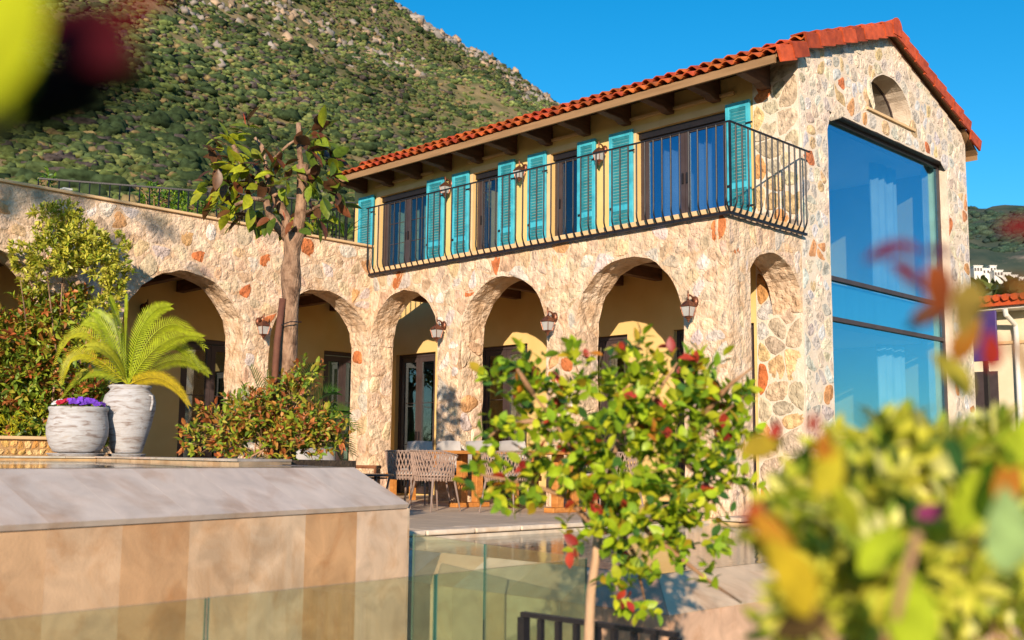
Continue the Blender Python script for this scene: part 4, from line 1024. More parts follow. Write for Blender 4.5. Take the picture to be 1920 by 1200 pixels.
def shrub(name, label, cat, base, lobes, dens, tm, pal, tippal=None, whorl=(5, 8), limit=300, group=None, stems=9, sr=.010, up=.35, spread=.9, flat=.8, tipfrac=.25, bark=None, thing=None, leafs=(.7, 1.2), rest='foliage', along=1.7):
    r_ = thing or empty(name, base, label, cat, group); items = []; tips = []
    for c_, rad in lobes:
        for _ in range(max(2, int(dens * rad * rad))):
            d = rdir(.15); p = c_ + d * rad * random.uniform(.35, 1.05) ** .7; tips.append((p, d))
    for p, d in tips:
        ax = (d * .6 + Vector((0, 0, up)) + rdir() * .5).normalized(); tip = random.random() < tipfrac
        n = random.randint(*whorl)
        for k in range(n):
            a = frame(ax, Vector((.2, .3, .9)), k * 2.4 + random.random())
            el = random.uniform(.25, 1.15) * spread
            ld = (a @ Vector((math.cos(el), math.sin(el), 0))).normalized()
            m = frame(ld, (ax * .8 + Vector((0, 0, .5))).normalized(), random.uniform(-.5, .5))
            q = p + ax * (along * V_len(tm) * (k / n - .45)) + rdir() * V_len(tm) * .1
            col = pick(tippal if (tip and tippal and k > n * .35) else pal)
            items.append((q, m, random.uniform(*leafs), col))
    foliage(r_, items, tm, limit, rest=rest)
    if stems:
        mb = MB(); B = Vector(base); org = WORLD[r_.name]
        main = []
        for k in range(stems):
            p, d = tips[(k * 7919) % len(tips)]
            b0 = B + Vector((random.uniform(-.3, .3), random.uniform(-.2, .2), 0)) * (.6 if sr < .02 else .02)
            md = b0.lerp(p, .5) + Vector((random.uniform(-.05, .05), random.uniform(-.05, .05), .06))
            mb.tube([b0 - org, b0.lerp(md, .5) + rdir() * .02 - org, md - org, md.lerp(p, .6) + rdir() * .02 - org, p - org], [sr, sr * .9, sr * .7, sr * .5, sr * .25], 5); main.append(md)
        for k, (p, d) in enumerate(tips):
            if k % 2 and main:
                q = min(main, key=lambda v: (v - p).length)
                if (q - p).length < 6 * V_len(tm): mb.tube([q - org, q.lerp(p, .5) + rdir() * .015 - org, p - org], [sr * .45, sr * .35, sr * .2], 4, cap=False)
        tag(mb.build('stems', bark or m_stem, r_, org, fix=False), kind='stuff')
    return r_
def V_len(tm): return float(tm[0][:, 0].max())
T_small = leaf_tmpl(.048, .017, .3, .15, 3); T_phot = leaf_tmpl(.078, .034, .35, .22, 4); T_crape = leaf_tmpl(.050, .030, .22, .18, 5, .0, .5)
T_phot2 = leaf_tmpl(.105, .046, .35, .22, 4); T_fic = leaf_tmpl(.150, .072, .25, .18, 5); T_big = leaf_tmpl(.062, .030, .3, .2, 6); T_pit = leaf_tmpl(.074, .027, .25, .1, 3); T_pit2 = leaf_tmpl(.040, .015, .25, .1, 3)
GREEN = ((3, (.14, .26, .02)), (3, (.09, .20, .025)), (1.5, (.24, .33, .025)), (1.5, (.05, .13, .03)))
# ================================================================ GARDEN PLANTS
PH = ((3.5, (.29, .36, .03)), (2.5, (.15, .25, .03)), (1.8, (.42, .20, .04)), (1.8, (.44, .38, .05)), (.7, (.34, .10, .03)))
PHT = ((3, (.48, .17, .05)), (2, (.44, .11, .035)), (1, (.40, .26, .05)))
PHG = ((4, (.30, .37, .03)), (3, (.17, .26, .03)), (2, (.38, .34, .04)), (1, (.36, .15, .03)))
shrub('photinia_hedge', 'tall leafy hedge with green and russet leaves behind the flower pots', 'hedge', Vector((-8, 6.0, .6)),
      lobes_px([(20, 640, 55, .1), (70, 620, 55, .2), (120, 600, 50, .2), (30, 720, 60), (90, 700, 65, .1), (150, 680, 50, .2), (20, 790, 50), (80, 780, 60), (150, 770, 50, .1), (60, 580, 40, .2), (175, 740, 40, .1), (140, 560, 28, .3), (200, 800, 40, .2), (-60, 650, 80), (-60, 770, 80), (100, 830, 30), (30, 840, 25)], 13.9),
      620, T_phot2, PHG, PHT, (6, 9), 300, stems=0, tipfrac=.25)
shrub('photinia_bush', 'orange and green leafed bush growing around the foot of the rubber tree', 'bush', at(500, 856, 9.5),
      lobes_px([(375, 822, 36), (420, 800, 46), (460, 770, 42, .1), (500, 790, 55), (540, 760, 50, .15), (590, 800, 45), (625, 815, 30), (580, 700, 20, .1), (545, 712, 24, .2), (440, 830, 40), (540, 830, 50), (600, 830, 30), (375, 770, 14)], 9.4),
      1150, T_phot, PH, PHT, (6, 9), 300, stems=14, sr=.007, tipfrac=.36, leafs=(.65, 1.05))
shrub('pittosporum_tree', 'small tree with clustered yellow-green leaves in front of the wing wall', 'tree', at(108, 840, 14.0),
      lobes_px([(125, 392, 20), (82, 398, 24), (128, 430, 34), (100, 450, 38, -.1), (48, 478, 32), (88, 482, 36, -.15), (150, 455, 36, -.1), (185, 455, 36), (215, 470, 32, .1), (220, 520, 28), (185, 500, 34, -.1), (62, 530, 26), (196, 575, 28), (215, 548, 26), (150, 500, 30, .2), (120, 490, 30, -.2)], 14.0),
      850, T_pit, ((4, (.54, .50, .06)), (3, (.44, .45, .05)), (2, (.24, .32, .03)), (1, (.60, .56, .14))), None, (9, 13), 300, stems=5, sr=.016, bark=m_bark, spread=1.1, leafs=(.8, 1.3), along=.7)
shrub('yellow_groundcover', 'low bright yellow-green plant behind the rubble garden wall', 'plant', at(30, 830, 13.2), lobes_px([(12, 800, 24), (45, 795, 22), (70, 775, 14), (-30, 790, 30), (110, 812, 16)], 13.2), 800, T_small, ((3, (.55, .48, .02)), (2, (.45, .45, .03)), (1, (.25, .35, .03))), None, (6, 9), 200, stems=0)
for i, (lab, lst, t) in enumerate([('bright green shrub behind the terrace railing, left of the rubber tree', [(285, 365, 22), (310, 380, 26), (270, 385, 18), (335, 385, 24)], 19.5), ('dark green shrub on the terrace just behind the rubber tree leaves', [(365, 395, 26), (400, 400, 24), (430, 405, 22), (345, 400, 22)], 19.3),
                                     ('green shrub on the terrace between the rubber tree and the teal shutter', [(585, 420, 26), (600, 400, 18), (560, 425, 22), (615, 430, 18)], 18.8), ('lime plant beside the blue terrace sofa', [(90, 333, 14), (86, 342, 10)], 17.0)]):
    shrub('terrace_shrub', lab, 'shrub', at(lst[0][0], lst[0][1] + 40, t), lobes_px(lst, t), 600, T_phot, GREEN, None, (6, 9), 60, 'shrubs on the roof terrace', stems=4)
T_strap = leaf_tmpl(.42, .03, .3, .5, 5)
yk = empty('spiky_plant', (-1.2, 8.0, 3.6), 'spiky green strap-leaf plant at the far corner of the balcony', 'plant')
foliage(yk, [(at(648, 425, 18.7) + Vector((0, 0, -.2)), frame((Vector((random.uniform(-1, 1), random.uniform(-1, 1), 1.3))).normalized(), Vector((0, 0, 1))), random.uniform(.8, 1.5), pick(GREEN)) for _ in range(26)], T_strap, 40)
# --- flowers in the low pot
T_pet = leaf_tmpl(.022, .022, -.2, .1, 3, .5, .6)
fl = empty('bedding_flowers', pS + Vector((0, 0, .545)), 'purple, red and white bedding flowers in the low pot', 'flowers'); cF = WORLD[fl.name]
fm = {}
for nm, col in (('purple', (.22, .07, .62)), ('red', (.55, .03, .06)), ('white', (.8, .8, .78))):
    mb = MB(); V, F = T_pet
    for k in range(5):
        m = frame(Vector((math.cos(k * 1.257), math.sin(k * 1.257), .25)), Vector((0, 0, 1))); mb.add([m @ Vector(v.tolist()) for v in V], F)
    me = mb.mesh('blossom'); me.materials.append(m_leaf); fm[nm] = (me, col)
for k in range(110):
    a = random.uniform(0, 6.28); rr = .29 * math.sqrt(random.random()); p = Vector((rr * math.cos(a), rr * math.sin(a), .02 + .08 * (1 - (rr / .32) ** 2) + random.uniform(0, .025)))
    sx = p.dot(CAM_R); nm = 'white' if sx < -.15 else ('red' if sx < -.04 else 'purple')
    o = bpy.data.objects.new('blossom', fm[nm][0]); reg(o, cF + p, fl); q = random.uniform(.8, 1.2); o.color = (*[x * q for x in fm[nm][1]], 1)
    d = (p.normalized() * .5 + Vector((0, 0, .8)) - CAM_F * .4 + rdir() * .3).normalized(); o.rotation_euler = frame(d, Vector((1, 0, 0))).to_euler(); o.rotation_euler.rotate_axis('Y', math.pi / 2); o.scale = (1.5,) * 3
foliage(fl, [(cF + Vector((random.uniform(-.26, .26), random.uniform(-.26, .26), random.uniform(-.01, .04))), frame(rdir(.4), Vector((0, 0, 1))), .8, pick(GREEN)) for _ in range(130)], T_small, 0)
# --- palms
def frond(p0, mid, tip, L, n=30, col=(.3, .4, .03), wid=.016, vang=.5, parent=None, twist=.6):
    p0, mid, tip = Vector(p0), Vector(mid), Vector(tip); org = WORLD[parent.name]; mb = MB(); pts = []
    for i in range(n + 1):
        t = i / n; pts.append((1 - t) ** 2 * p0 + 2 * t * (1 - t) * mid + t * t * tip)
    mb.tube([p - org for p in pts[::2]], [.008 * (1 - .75 * i / (len(pts[::2]) - 1)) for i in range(len(pts[::2]))], 4)
    for i in range(3, n + 1):
        t = i / n; d = (pts[i] - pts[i - 1]).normalized(); s = d.cross(Vector((0, 0, 1)))
        if s.length < .1: s = d.cross(CAM_F)
        s.normalize(); u = s.cross(d); s, u = s * math.cos(twist) + u * math.sin(twist), u * math.cos(twist) - s * math.sin(twist); l = L * (.35 + .65 * math.sin(math.pi * min(1, t * .85 + .12))) * random.uniform(.92, 1.08)
        for k in (-1, 1):
            ld = (d * .75 + s * k * (1.0 - .35 * t) + u * vang + Vector((0, 0, -.12))).normalized(); e = pts[i] + ld * l + Vector((0, 0, -.12 * l)); md = pts[i] + ld * l * .5
            wv = d * wid * .5
            mb.add([pts[i] - wv * .6 - org, pts[i] + wv * .6 - org, md + wv - org, md - wv - org, e - org], [(0, 1, 2, 3), (3, 2, 4)])
    o = mb.build('frond', m_leaf, parent, org, color=col, fix=False); return o
plm = empty('potted_palm', pT + Vector((0, 0, .80)), 'yellow-green feather palm growing in the tall urn', 'palm'); tP = (pT - CAM_P).dot(CAM_F)
b0 = at(240, 722, tP)
for (mx, my, tx, ty, dz, col) in [(150, 552, 106, 676, -.10, (.40, .40, .02)), (135, 612, 118, 712, -.2, (.42, .40, .02)), (185, 560, 150, 620, .1, (.34, .40, .02)), (212, 600, 178, 585, .15, (.30, .38, .02)), (232, 620, 234, 556, .0, (.34, .42, .02)), (258, 570, 318, 574, -.1, (.36, .44, .02)), (300, 540, 382, 650, .0, (.38, .44, .02)),
                                (315, 585, 372, 690, .15, (.28, .34, .02)), (310, 680, 352, 758, -.15, (.52, .40, .02)), (262, 620, 290, 590, .25, (.24, .32, .02)), (175, 660, 118, 745, .2, (.26, .32, .02)), (300, 610, 378, 632, -.2, (.36, .42, .02)), (205, 640, 165, 650, -.3, (.42, .42, .03)), (330, 640, 390, 700, .2, (.28, .33, .02)), (220, 600, 205, 560, -.1, (.34, .42, .02))]:
    frond(b0, at(mx, my, tP + dz * .6), at(tx, ty, tP + dz), .165, 46, tuple(q * 1.02 for q in col), .019, .25, plm, .95)
cr = MB().lathe([(0, .0), (.05, 0), (.06, .03), (.03, .08), (0, .09)], 10); cr.build('crown_base', m_stem, plm, pT + Vector((0, 0, .775)))
plm2 = empty('fan_palm', at(560, 850, 10.2), 'dark green feather palm beside the corner pier', 'palm'); b0 = at(560, 830, 10.2)
for (mx, my, tx, ty, dz) in [(600, 740, 668, 800, 0), (620, 770, 660, 850, .1), (590, 730, 630, 735, .2), (600, 790, 640, 860, -.2), (540, 740, 520, 715, .2), (570, 720, 590, 690, .1), (610, 760, 650, 770, -.1)]:
    frond(b0, at(mx, my, 10.2 + dz), at(tx, ty, 10.2 + dz), .20, 26, (.08 * random.uniform(.8, 1.3), .19, .02), .015, .3, plm2)
plm3 = empty('young_palm', at(495, 850, 10.6), 'young feather palm with upright fronds left of the rubber tree trunk', 'palm'); b0 = at(500, 830, 10.6)
for (mx, my, tx, ty, dz) in [(495, 740, 470, 690, 0), (490, 750, 455, 730, .1), (505, 740, 500, 700, .1), (500, 760, 520, 720, -.1), (480, 780, 440, 760, 0)]:
    frond(b0, at(mx, my, 10.6 + dz), at(tx, ty, 10.6 + dz), .18, 24, (.12, .20, .03), .014, .3, plm3)
# --- rubber tree with its stake
TF = 9.75; K = lambda x, y, d=0: at(x, y, TF + d)
fic = empty('rubber_tree', K(535, 856), 'pruned rubber tree with thick bare trunk and large glossy leaves', 'tree'); oF = WORLD[fic.name]
def limb(pts, rad, n=12, name='limb'):
    o = MB().tube([p - oF for p in pts], [r_ * TF / FPX for r_ in rad], n).build(name, m_bark, fic, oF, smooth=True, fix=False); return o
limb([K(533, 860), K(535, 780), K(537, 700), K(541, 640), K(543, 590), K(545, 560), K(546, 535), K(545, 510), K(547, 480), K(549, 455), K(552, 436)], [22, 20, 19.5, 17, 16, 15.5, 18.5, 19, 15, 17.5, 20], 14, 'trunk')
limb([K(540, 446), K(520, 425, -.03), K(505, 402, -.08), K(499, 375, -.1)], [11, 8, 7, 6]); limb([K(545, 440), K(535, 405, .05), K(519, 375, .08), K(508, 352, .1), K(503, 340, .12)], [13, 9, 8.5, 8, 6])
limb([K(506, 358, .1), K(488, 350, .0), K(468, 338, -.05), K(452, 305, -.1), K(437, 272, -.12)], [6, 5, 5, 4.5, 4]); limb([K(556, 440), K(563, 405), K(566, 370, .03), K(567, 330, .04), K(567, 310, .05)], [13, 11, 10.5, 10, 12])
limb([K(566, 318, .05), K(562, 290, .08), K(560, 262, .1), K(560, 231, .12)], [5.5, 5, 5, 5]); limb([K(567, 330, .04), K(600, 310, .0), K(618, 295, -.05)], [5, 4, 3]); limb([K(508, 352, .1), K(498, 310, .15), K(491, 275, .2), K(478, 258, .2)], [5, 4, 4.5, 3])
limb([K(499, 375, -.1), K(470, 372, -.2), K(440, 385, -.25)], [5, 4, 3]); limb([K(572, 400), K(600, 385, -.1), K(625, 380, -.2)], [4, 3, 2.5]); limb([K(510, 300, .12), K(540, 272, .1), K(555, 262, .08)], [2.5, 2.5, 2])
FP = ((3, (.10, .045, .02)), (2.2, (.10, .16, .02)), (2, (.32, .36, .02)), (1.2, (.20, .27, .02)), (1.2, (.18, .06, .025)))
items = []
for (x, y, rx, n) in [(425, 285, 28, 8), (415, 330, 30, 9), (400, 355, 25, 6), (445, 350, 34, 12), (465, 310, 30, 10), (480, 350, 34, 12), (505, 320, 26, 9), (440, 390, 30, 9), (475, 400, 28, 8), (585, 265, 26, 9), (600, 250, 20, 6), (610, 290, 30, 10), (600, 330, 28, 9), (620, 370, 26, 8), (560, 415, 26, 10), (590, 410, 24, 7), (525, 320, 26, 9), (540, 350, 30, 8), (465, 245, 14, 4), (575, 340, 22, 6), (630, 320, 20, 5), (500, 410, 20, 5), (430, 315, 26, 7)]:
    for k in range(int(n * 1.7)):
        p = K(x + random.gauss(0, rx * .5), y + random.gauss(0, rx * .5), random.gauss(0, .12)); d = (rdir(-.25) + (p - K(535, 340)).normalized() * .7).normalized()
        left = x < 470; col = pick(((3, (.36, .38, .02)), (2, (.22, .28, .02)), (1, (.14, .06, .02)))) if (left and random.random() < .6) else pick(FP)
        items.append((p, frame(d, Vector((0, 0, 1)), random.uniform(-.9, .9)), random.uniform(.85, 1.4), col))
items += [(K(557, 538), frame(Vector((.7, -.6, .1)), Vector((0, 0, 1))), .3, (.35, .05, .03)), (K(560, 572), frame(Vector((.7, -.6, -.3)), Vector((0, 0, 1))), .3, (.35, .06, .03))]
foliage(fic, items, T_fic, 300)
T_sh = leaf_tmpl(.11, .014, .6, .05, 3)
foliage(fic, [(K(x, y, -.15), frame((at(x2, y2, 5) - at(x, y, 5)), Vector((0, 0, 1))), 1.0, (.55, .06, .03)) for x, y, x2, y2 in ((440, 395, 465, 375), (470, 315, 500, 295), (522, 315, 550, 303), (610, 390, 660, 388), (535, 415, 530, 392), (460, 235, 457, 212), (575, 405, 600, 412), (605, 245, 607, 232), (610, 330, 625, 345), (390, 385, 396, 370))], T_sh, 300, 'leaf_sheath')
st = empty('tree_stake', at(512, 850, 9.6), 'leaning brown wooden stake beside the rubber tree trunk', 'stake')
MB().tube([at(506, 850, 9.5) - WORLD[st.name], at(520, 640, 9.62) - WORLD[st.name], at(530, 560, 9.68) - WORLD[st.name]], .030, 10).build('pole', M('stake_wood', ((.11, .04, .025), (.17, .065, .035)), 9, 6, .8, .3, 40), st, WORLD[st.name], smooth=True)
MB().tube([K(520, 612, -.12) - WORLD[st.name], K(545, 603, -.14) - WORLD[st.name], K(565, 604, .0) - WORLD[st.name]], .005, 5).build('tie', m_iron, st, WORLD[st.name])
lf = empty('fallen_leaf', at(530, 884, 7.1), 'single dark red leaf lying on the sloping pool edge', 'leaf')
V, F = leaf_tmpl(.085, .035, .5, .3, 4); me = bpy.data.meshes.new('blade'); me.from_pydata([tuple(map(float, v)) for v in V], [], F); me.materials.append(m_leaf)
o = bpy.data.objects.new('blade', me); reg(o, WORLD[lf.name], lf); o.color = (.32, .02, .015, 1); o.rotation_euler = frame((at(537, 898, 7) - at(524, 878, 7.0)), Vector((-.3, -.8, .5))).to_euler()
# ================================================================ FOREGROUND PLANTS
TT = 3.75
CR = ((3.6, (.30, .42, .015)), (2.6, (.19, .32, .02)), (3.0, (.42, .46, .02)), (1.3, (.05, .13, .025)), (.6, (.40, .28, .02)))
CRT = ((3, (.42, .05, .025)), (2, (.34, .03, .025)), (1.2, (.55, .20, .02)), (2, (.30, .36, .02)))
stt = shrub('standard_shrub_tree', 'slim-trunked little tree with round green leaves and red shoot tips before the terrace', 'tree', at(1102, 1330, TT),
      lobes_px([(1140, 760, 100), (1030, 770, 85, .1), (945, 720, 42), (930, 800, 40), (915, 900, 45), (985, 900, 55), (1060, 870, 85, -.1), (1160, 870, 100, -.2), (1250, 760, 95), (1340, 760, 70, .1), (1280, 860, 90, -.1), (1350, 880, 70), (1230, 960, 80, -.15), (1310, 990, 60), (1130, 960, 55, -.1), (1160, 1090, 35, -.1), (1210, 1060, 35), (1340, 1090, 22), (1195, 670, 36), (1385, 800, 40), (1260, 690, 45, .1), (1320, 700, 40), (1080, 700, 40), (1200, 1130, 28), (990, 690, 34), (1150, 1020, 40, -.1), (1270, 1040, 34), (1080, 1010, 30)], TT),
      1350, T_crape, CR, CRT, (5, 8), 300, stems=0, tipfrac=.13, spread=1.1, leafs=(.75, 1.2))
oS = WORLD[stt.name]; S_ = lambda x, y, d=0: at(x, y, TT + d) - oS
MB().tube([S_(1102, 1330), S_(1104, 1200), S_(1108, 1110), S_(1118, 1040), S_(1122, 990)], [.020, .018, .016, .015, .017], 10).build('trunk', M('young_bark', ((.42, .26, .15), (.55, .36, .22)), 14, 6, .85, .4, 60, stretch=(1, 1, .4)), stt, oS, smooth=True)
mb = MB()
for pts in [[(1122, 995), (1110, 940), (1080, 860), (1040, 790), (1000, 740)], [(1120, 995), (1060, 930), (980, 905), (900, 890)], [(1125, 985), (1140, 900), (1160, 820), (1190, 720), (1200, 620)], [(1125, 990), (1190, 920), (1270, 850), (1350, 780), (1400, 740)], [(1122, 1000), (1200, 980), (1300, 960), (1380, 900)], [(1040, 790), (990, 790), (940, 800), (905, 830)], [(1000, 740), (975, 700), (955, 670)],
            [(1150, 940), (1230, 1010), (1330, 1090), (1390, 1130)], [(1140, 960), (1190, 1040), (1210, 1130)], [(1160, 820), (1230, 740), (1270, 680)], [(1270, 850), (1320, 900), (1360, 960)], [(1300, 800), (1370, 720), (1410, 690)], [(1110, 940), (1040, 880), (960, 830)]]:
    n = len(pts); q = [S_(x, y, random.uniform(-.12, .12) * (i / n)) for i, (x, y) in enumerate(pts)]; mb.tube(q, [.012 * (1 - .75 * i / (n - 1)) for i in range(n)], 6)
tag(mb.build('branches', m_stem, stt, oS, smooth=True), kind='stuff')
# lime, small-leafed shrub at lower right, closer to the camera
LM = ((4, (.56, .54, .06)), (3, (.44, .47, .04)), (2, (.24, .32, .03)), (1.4, (.60, .58, .18)))
shrub('lime_pittosporum', 'out-of-focus lime and yellow shrub of small narrow leaves at lower right', 'bush', at(1680, 1400, 1.25),
      lobes_px([(1690, 835, 55), (1630, 870, 60), (1745, 880, 65, .1), (1805, 870, 55, .15), (1590, 890, 60), (1520, 960, 70, -.1), (1600, 970, 90, -.1), (1700, 950, 100), (1500, 1040, 70, -.1), (1800, 950, 90, .2), (1870, 850, 60, .15), (1905, 930, 80, .15), (1640, 1070, 110, -.2), (1750, 1080, 120, -.1), (1860, 1050, 110, .1), (1560, 1150, 100, -.2), (1700, 1180, 110), (1860, 1180, 110)], 1.3),
      8000, T_pit2, LM, None, (7, 11), 300, stems=8, sr=.005, spread=1.1, leafs=(.8, 1.3), along=.6)
# large leaves very near the lens
T_near = leaf_tmpl(.075, .040, .3, .22, 7)
def near_branch(name, label, base, lv, stemp):
    r_ = empty(name, base, label, 'branch'); og = WORLD[r_.name]
    for (x, y, t, ang, ln, col) in lv:
        p = at(x, y, t); a = math.radians(ang); e = p + (CAM_R * math.cos(a) + CAM_U * math.sin(a)) * .05 + CAM_F * random.uniform(-.03, .03)
        s = ln * t / FPX / .075; d = e - p
        m = frame(d, (-CAM_F + Vector((0, 0, .6)) + rdir() * .35).normalized())
        me = NEAR.get('m')
        o = bpy.data.objects.new('leaf', me); reg(o, p - d.normalized() * s * .0375, r_); o.rotation_euler = m.to_euler(); o.scale = (s, s, s); o.color = (*col, 1)
    for pts in stemp: MB().tube([at(*q) - og for q in pts], [.004] * len(pts), 6).build('stem', m_stem, r_, og)
    return r_
V, F = T_near; nm_ = bpy.data.meshes.new('leaf'); nm_.from_pydata([tuple(map(float, v)) for v in V], [], F); nm_.materials.append(m_near); nm_.shade_smooth(); NEAR = {'m': nm_}
Yl, Or, Rd, Gn, Dg, Lm = (.50, .36, .02), (.42, .16, .02), (.34, .03, .02), (.16, .30, .03), (.05, .14, .03), (.34, .42, .02)
near_branch('photinia_branch', 'blurred spray of large yellow, orange and red leaves at the lower right', at(1620, 1320, .85),
    [(1490, 1085, .78, 115, 180, Yl), (1450, 1010, .8, 110, 130, (.46, .22, .02)), (1430, 985, .85, 150, 100, Rd), (1415, 965, .85, 60, 70, Rd), (1555, 885, .85, 60, 110, (.42, .36, .02)), (1545, 840, .85, 100, 70, Or), (1710, 1150, .85, 80, 190, Lm), (1650, 1030, .95, 50, 120, Lm), (1590, 960, .95, 110, 130, (.36, .38, .02)), (1800, 880, .95, 310, 170, Dg), (1830, 930, .95, 70, 150, Lm), (1890, 1000, .8, 95, 170, (.30, .44, .16)),
     (1890, 905, .9, 80, 110, Or), (1500, 1170, .8, 200, 130, (.10, .06, .02)), (1910, 830, .9, 60, 110, Lm), (1525, 792, .9, 70, 45, Rd), (1430, 835, 1.2, 20, 90, (.36, .26, .02)), (1455, 805, 1.2, 60, 40, Rd), (1790, 700, 1.0, 120, 110, (.30, .26, .03)), (1810, 640, 1.0, 70, 90, Or), (1860, 660, .9, 100, 80, Rd), (1745, 960, 1.0, 20, 60, (.2, .03, .1))],
    [[(1620, 1320, .85), (1560, 1200, .85), (1520, 1130, .86)], [(1620, 1320, .85), (1680, 1150, .85), (1720, 1000, .88)]])
near_branch('red_shoot', 'blurred dark red and orange shoot leaves in front of the picture window', at(1760, 700, .8),
    [(1655, 472, .75, 190, 80, (.12, .008, .03)), (1700, 462, .75, 140, 60, (.12, .008, .03)), (1705, 515, .75, 330, 90, (.14, .008, .02)), (1760, 540, .72, 280, 110, (.22, .05, .012)), (1740, 590, .8, 200, 90, (.12, .05, .03)), (1760, 470, .8, 0, 60, (.10, .01, .05)), (1910, 425, .7, 170, 80, (.12, .01, .01)), (1815, 575, .75, 250, 120, (.24, .17, .03)), (1918, 540, .7, 150, 90, (.16, .07, .015))],
    [[(1990, 800, .8), (1900, 640, .78)]])
near_branch('overhanging_branch', 'strongly blurred lime, dark red and black leaves filling the upper left corner', at(-60, -60, .4),
    [(0, 40, .33, 75, 330, (.42, .46, .01)), (20, 130, .36, 250, 180, (.20, .26, .01)), (215, 45, .37, 200, 270, (.22, .003, .005)), (150, 60, .36, 150, 260, (.05, .002, .006)), (130, 150, .37, 10, 280, (.012, .005, .004)), (60, 200, .37, 20, 300, (.010, .012, .004)), (90, 175, .38, 40, 260, (.012, .02, .004)), (20, 210, .38, 80, 200, (.012, .02, .004)), (230, 120, .38, 330, 130, (.05, .09, .012))],
    [[(-80, -60, .4), (60, 40, .38), (150, 90, .37)]])
# ================================================================ MOUNTAIN
def fbm(x, y, s, o=5): return noise.fractal(Vector((x / s, y / s, 3.7)), 1.0, 2.1, o)
SKY = [(-900, -150), (-400, -330), (0, -300), (300, -215), (600, -90), (700, -35), (760, 2), (790, 22), (830, 38), (868, 52), (882, 72), (905, 64), (950, 98), (1000, 134), (1040, 158), (1090, 176), (1150, 188), (1250, 250), (1400, 300)]
def skyline(px):
    for (a, ya), (b, yb) in zip(SKY, SKY[1:]):
        if px <= b: t = max(0, (px - a) / (b - a)); return ya + t * (yb - ya)
    return SKY[-1][1]
def hill(name, pxs, yf, R, r0, z0, nr, mat, powr=1.25, amp=.03, mp=None):
    vs = []; fs = []; nc = len(pxs)
    for i, px in enumerate(pxs):
        d = at(px, yf(px), 2) - at(px, yf(px), 1); h = math.hypot(d.x, d.y); Rr = R(px); zR = CAM_P.z + d.z / h * Rr; az = (d.x / h, d.y / h)
        for j in range(nr + 1):
            s = j / nr * 1.25; rr = r0 + (Rr - r0) * s; x = CAM_P.x + az[0] * rr; y = CAM_P.y + az[1] * rr
            z = z0 + (zR - z0) * (s ** powr if s <= 1 else 1 - (s - 1) * 1.3)
            k = min(1, s * 1.6) * Rr * amp; z += k * (fbm(x, y, Rr * .16) * .55 + abs(fbm(x + 50, y, Rr * .05)) * .22 * min(1, s))
            vs.append((x, y, z))
    for i in range(nc - 1):
        for j in range(nr): a = i * (nr + 1) + j; fs.append((a, a + 1, a + nr + 2, a + nr + 1))
    o = MB().add(vs, fs).build(name, mat, fix=True, smooth=True); tag(o, kind='structure'); return np.array(vs).reshape(nc, nr + 1, 3)
def hill_mat(name, veg, rock, earth, sc, lo, hi):
    m = bpy.data.materials.new(name); m.use_nodes = True; t = m.node_tree; N = t.nodes; L = t.links; b = N['Principled BSDF']; b.inputs['Roughness'].default_value = .95; b.inputs['Specular IOR Level'].default_value = .1
    g = N.new('ShaderNodeNewGeometry'); n1 = N.new('ShaderNodeTexNoise'); n1.inputs['Scale'].default_value = sc; n1.inputs['Detail'].default_value = 9; n1.inputs['Roughness'].default_value = .65
    n2 = N.new('ShaderNodeTexNoise'); n2.inputs['Scale'].default_value = sc * 9; n2.inputs['Detail'].default_value = 6
    for q in (n1, n2): L.new(g.outputs['Position'], q.inputs['Vector'])
    r1 = N.new('ShaderNodeValToRGB'); e = r1.color_ramp.elements; e[0].position = .35; e[0].color = (*veg, 1); e[1].position = .68; e[1].color = (*earth, 1)
    L.new(n2.outputs[0], r1.inputs[0])
    r2 = N.new('ShaderNodeValToRGB'); r2.color_ramp.elements[0].position = lo; r2.color_ramp.elements[1].position = hi; L.new(n1.outputs[0], r2.inputs[0])
    mx = N.new('ShaderNodeMixRGB'); mx.inputs[2].default_value = (*rock, 1); L.new(r2.outputs[0], mx.inputs[0]); L.new(r1.outputs[0], mx.inputs[1]); L.new(mx.outputs[0], b.inputs['Base Color'])
    bp = N.new('ShaderNodeBump'); bp.inputs['Strength'].default_value = 1; bp.inputs['Distance'].default_value = 2.0; L.new(n2.outputs[0], bp.inputs['Height']); L.new(bp.outputs[0], b.inputs['Normal'])
    return m
def Rl(px): return 430 + 190 * min(1, max(0, (px - 200) / 900))
H1 = hill('mountain', list(range(-900, 1420, 24)), skyline, Rl, 45, 1.0, 46, hill_mat('scrub_slope', (.115, .115, .045), (.36, .31, .26), (.28, .20, .11), .012, .60, .67), 1.30, .045)
YR = lambda px: 383 + 10 * math.sin(px * .011) + (0 if px > 1760 else (1760 - px) * .05)
H2 = hill('far_mountain', list(range(1180, 2500, 22)), YR, lambda px: 1250, 60, -1, 40, hill_mat('far_scrub_slope', (.035, .06, .045), (.36, .27, .22), (.09, .10, .07), .0045, .53, .60), 1.35, .035)  # slope greens tinted bluish to stand in for distance haze
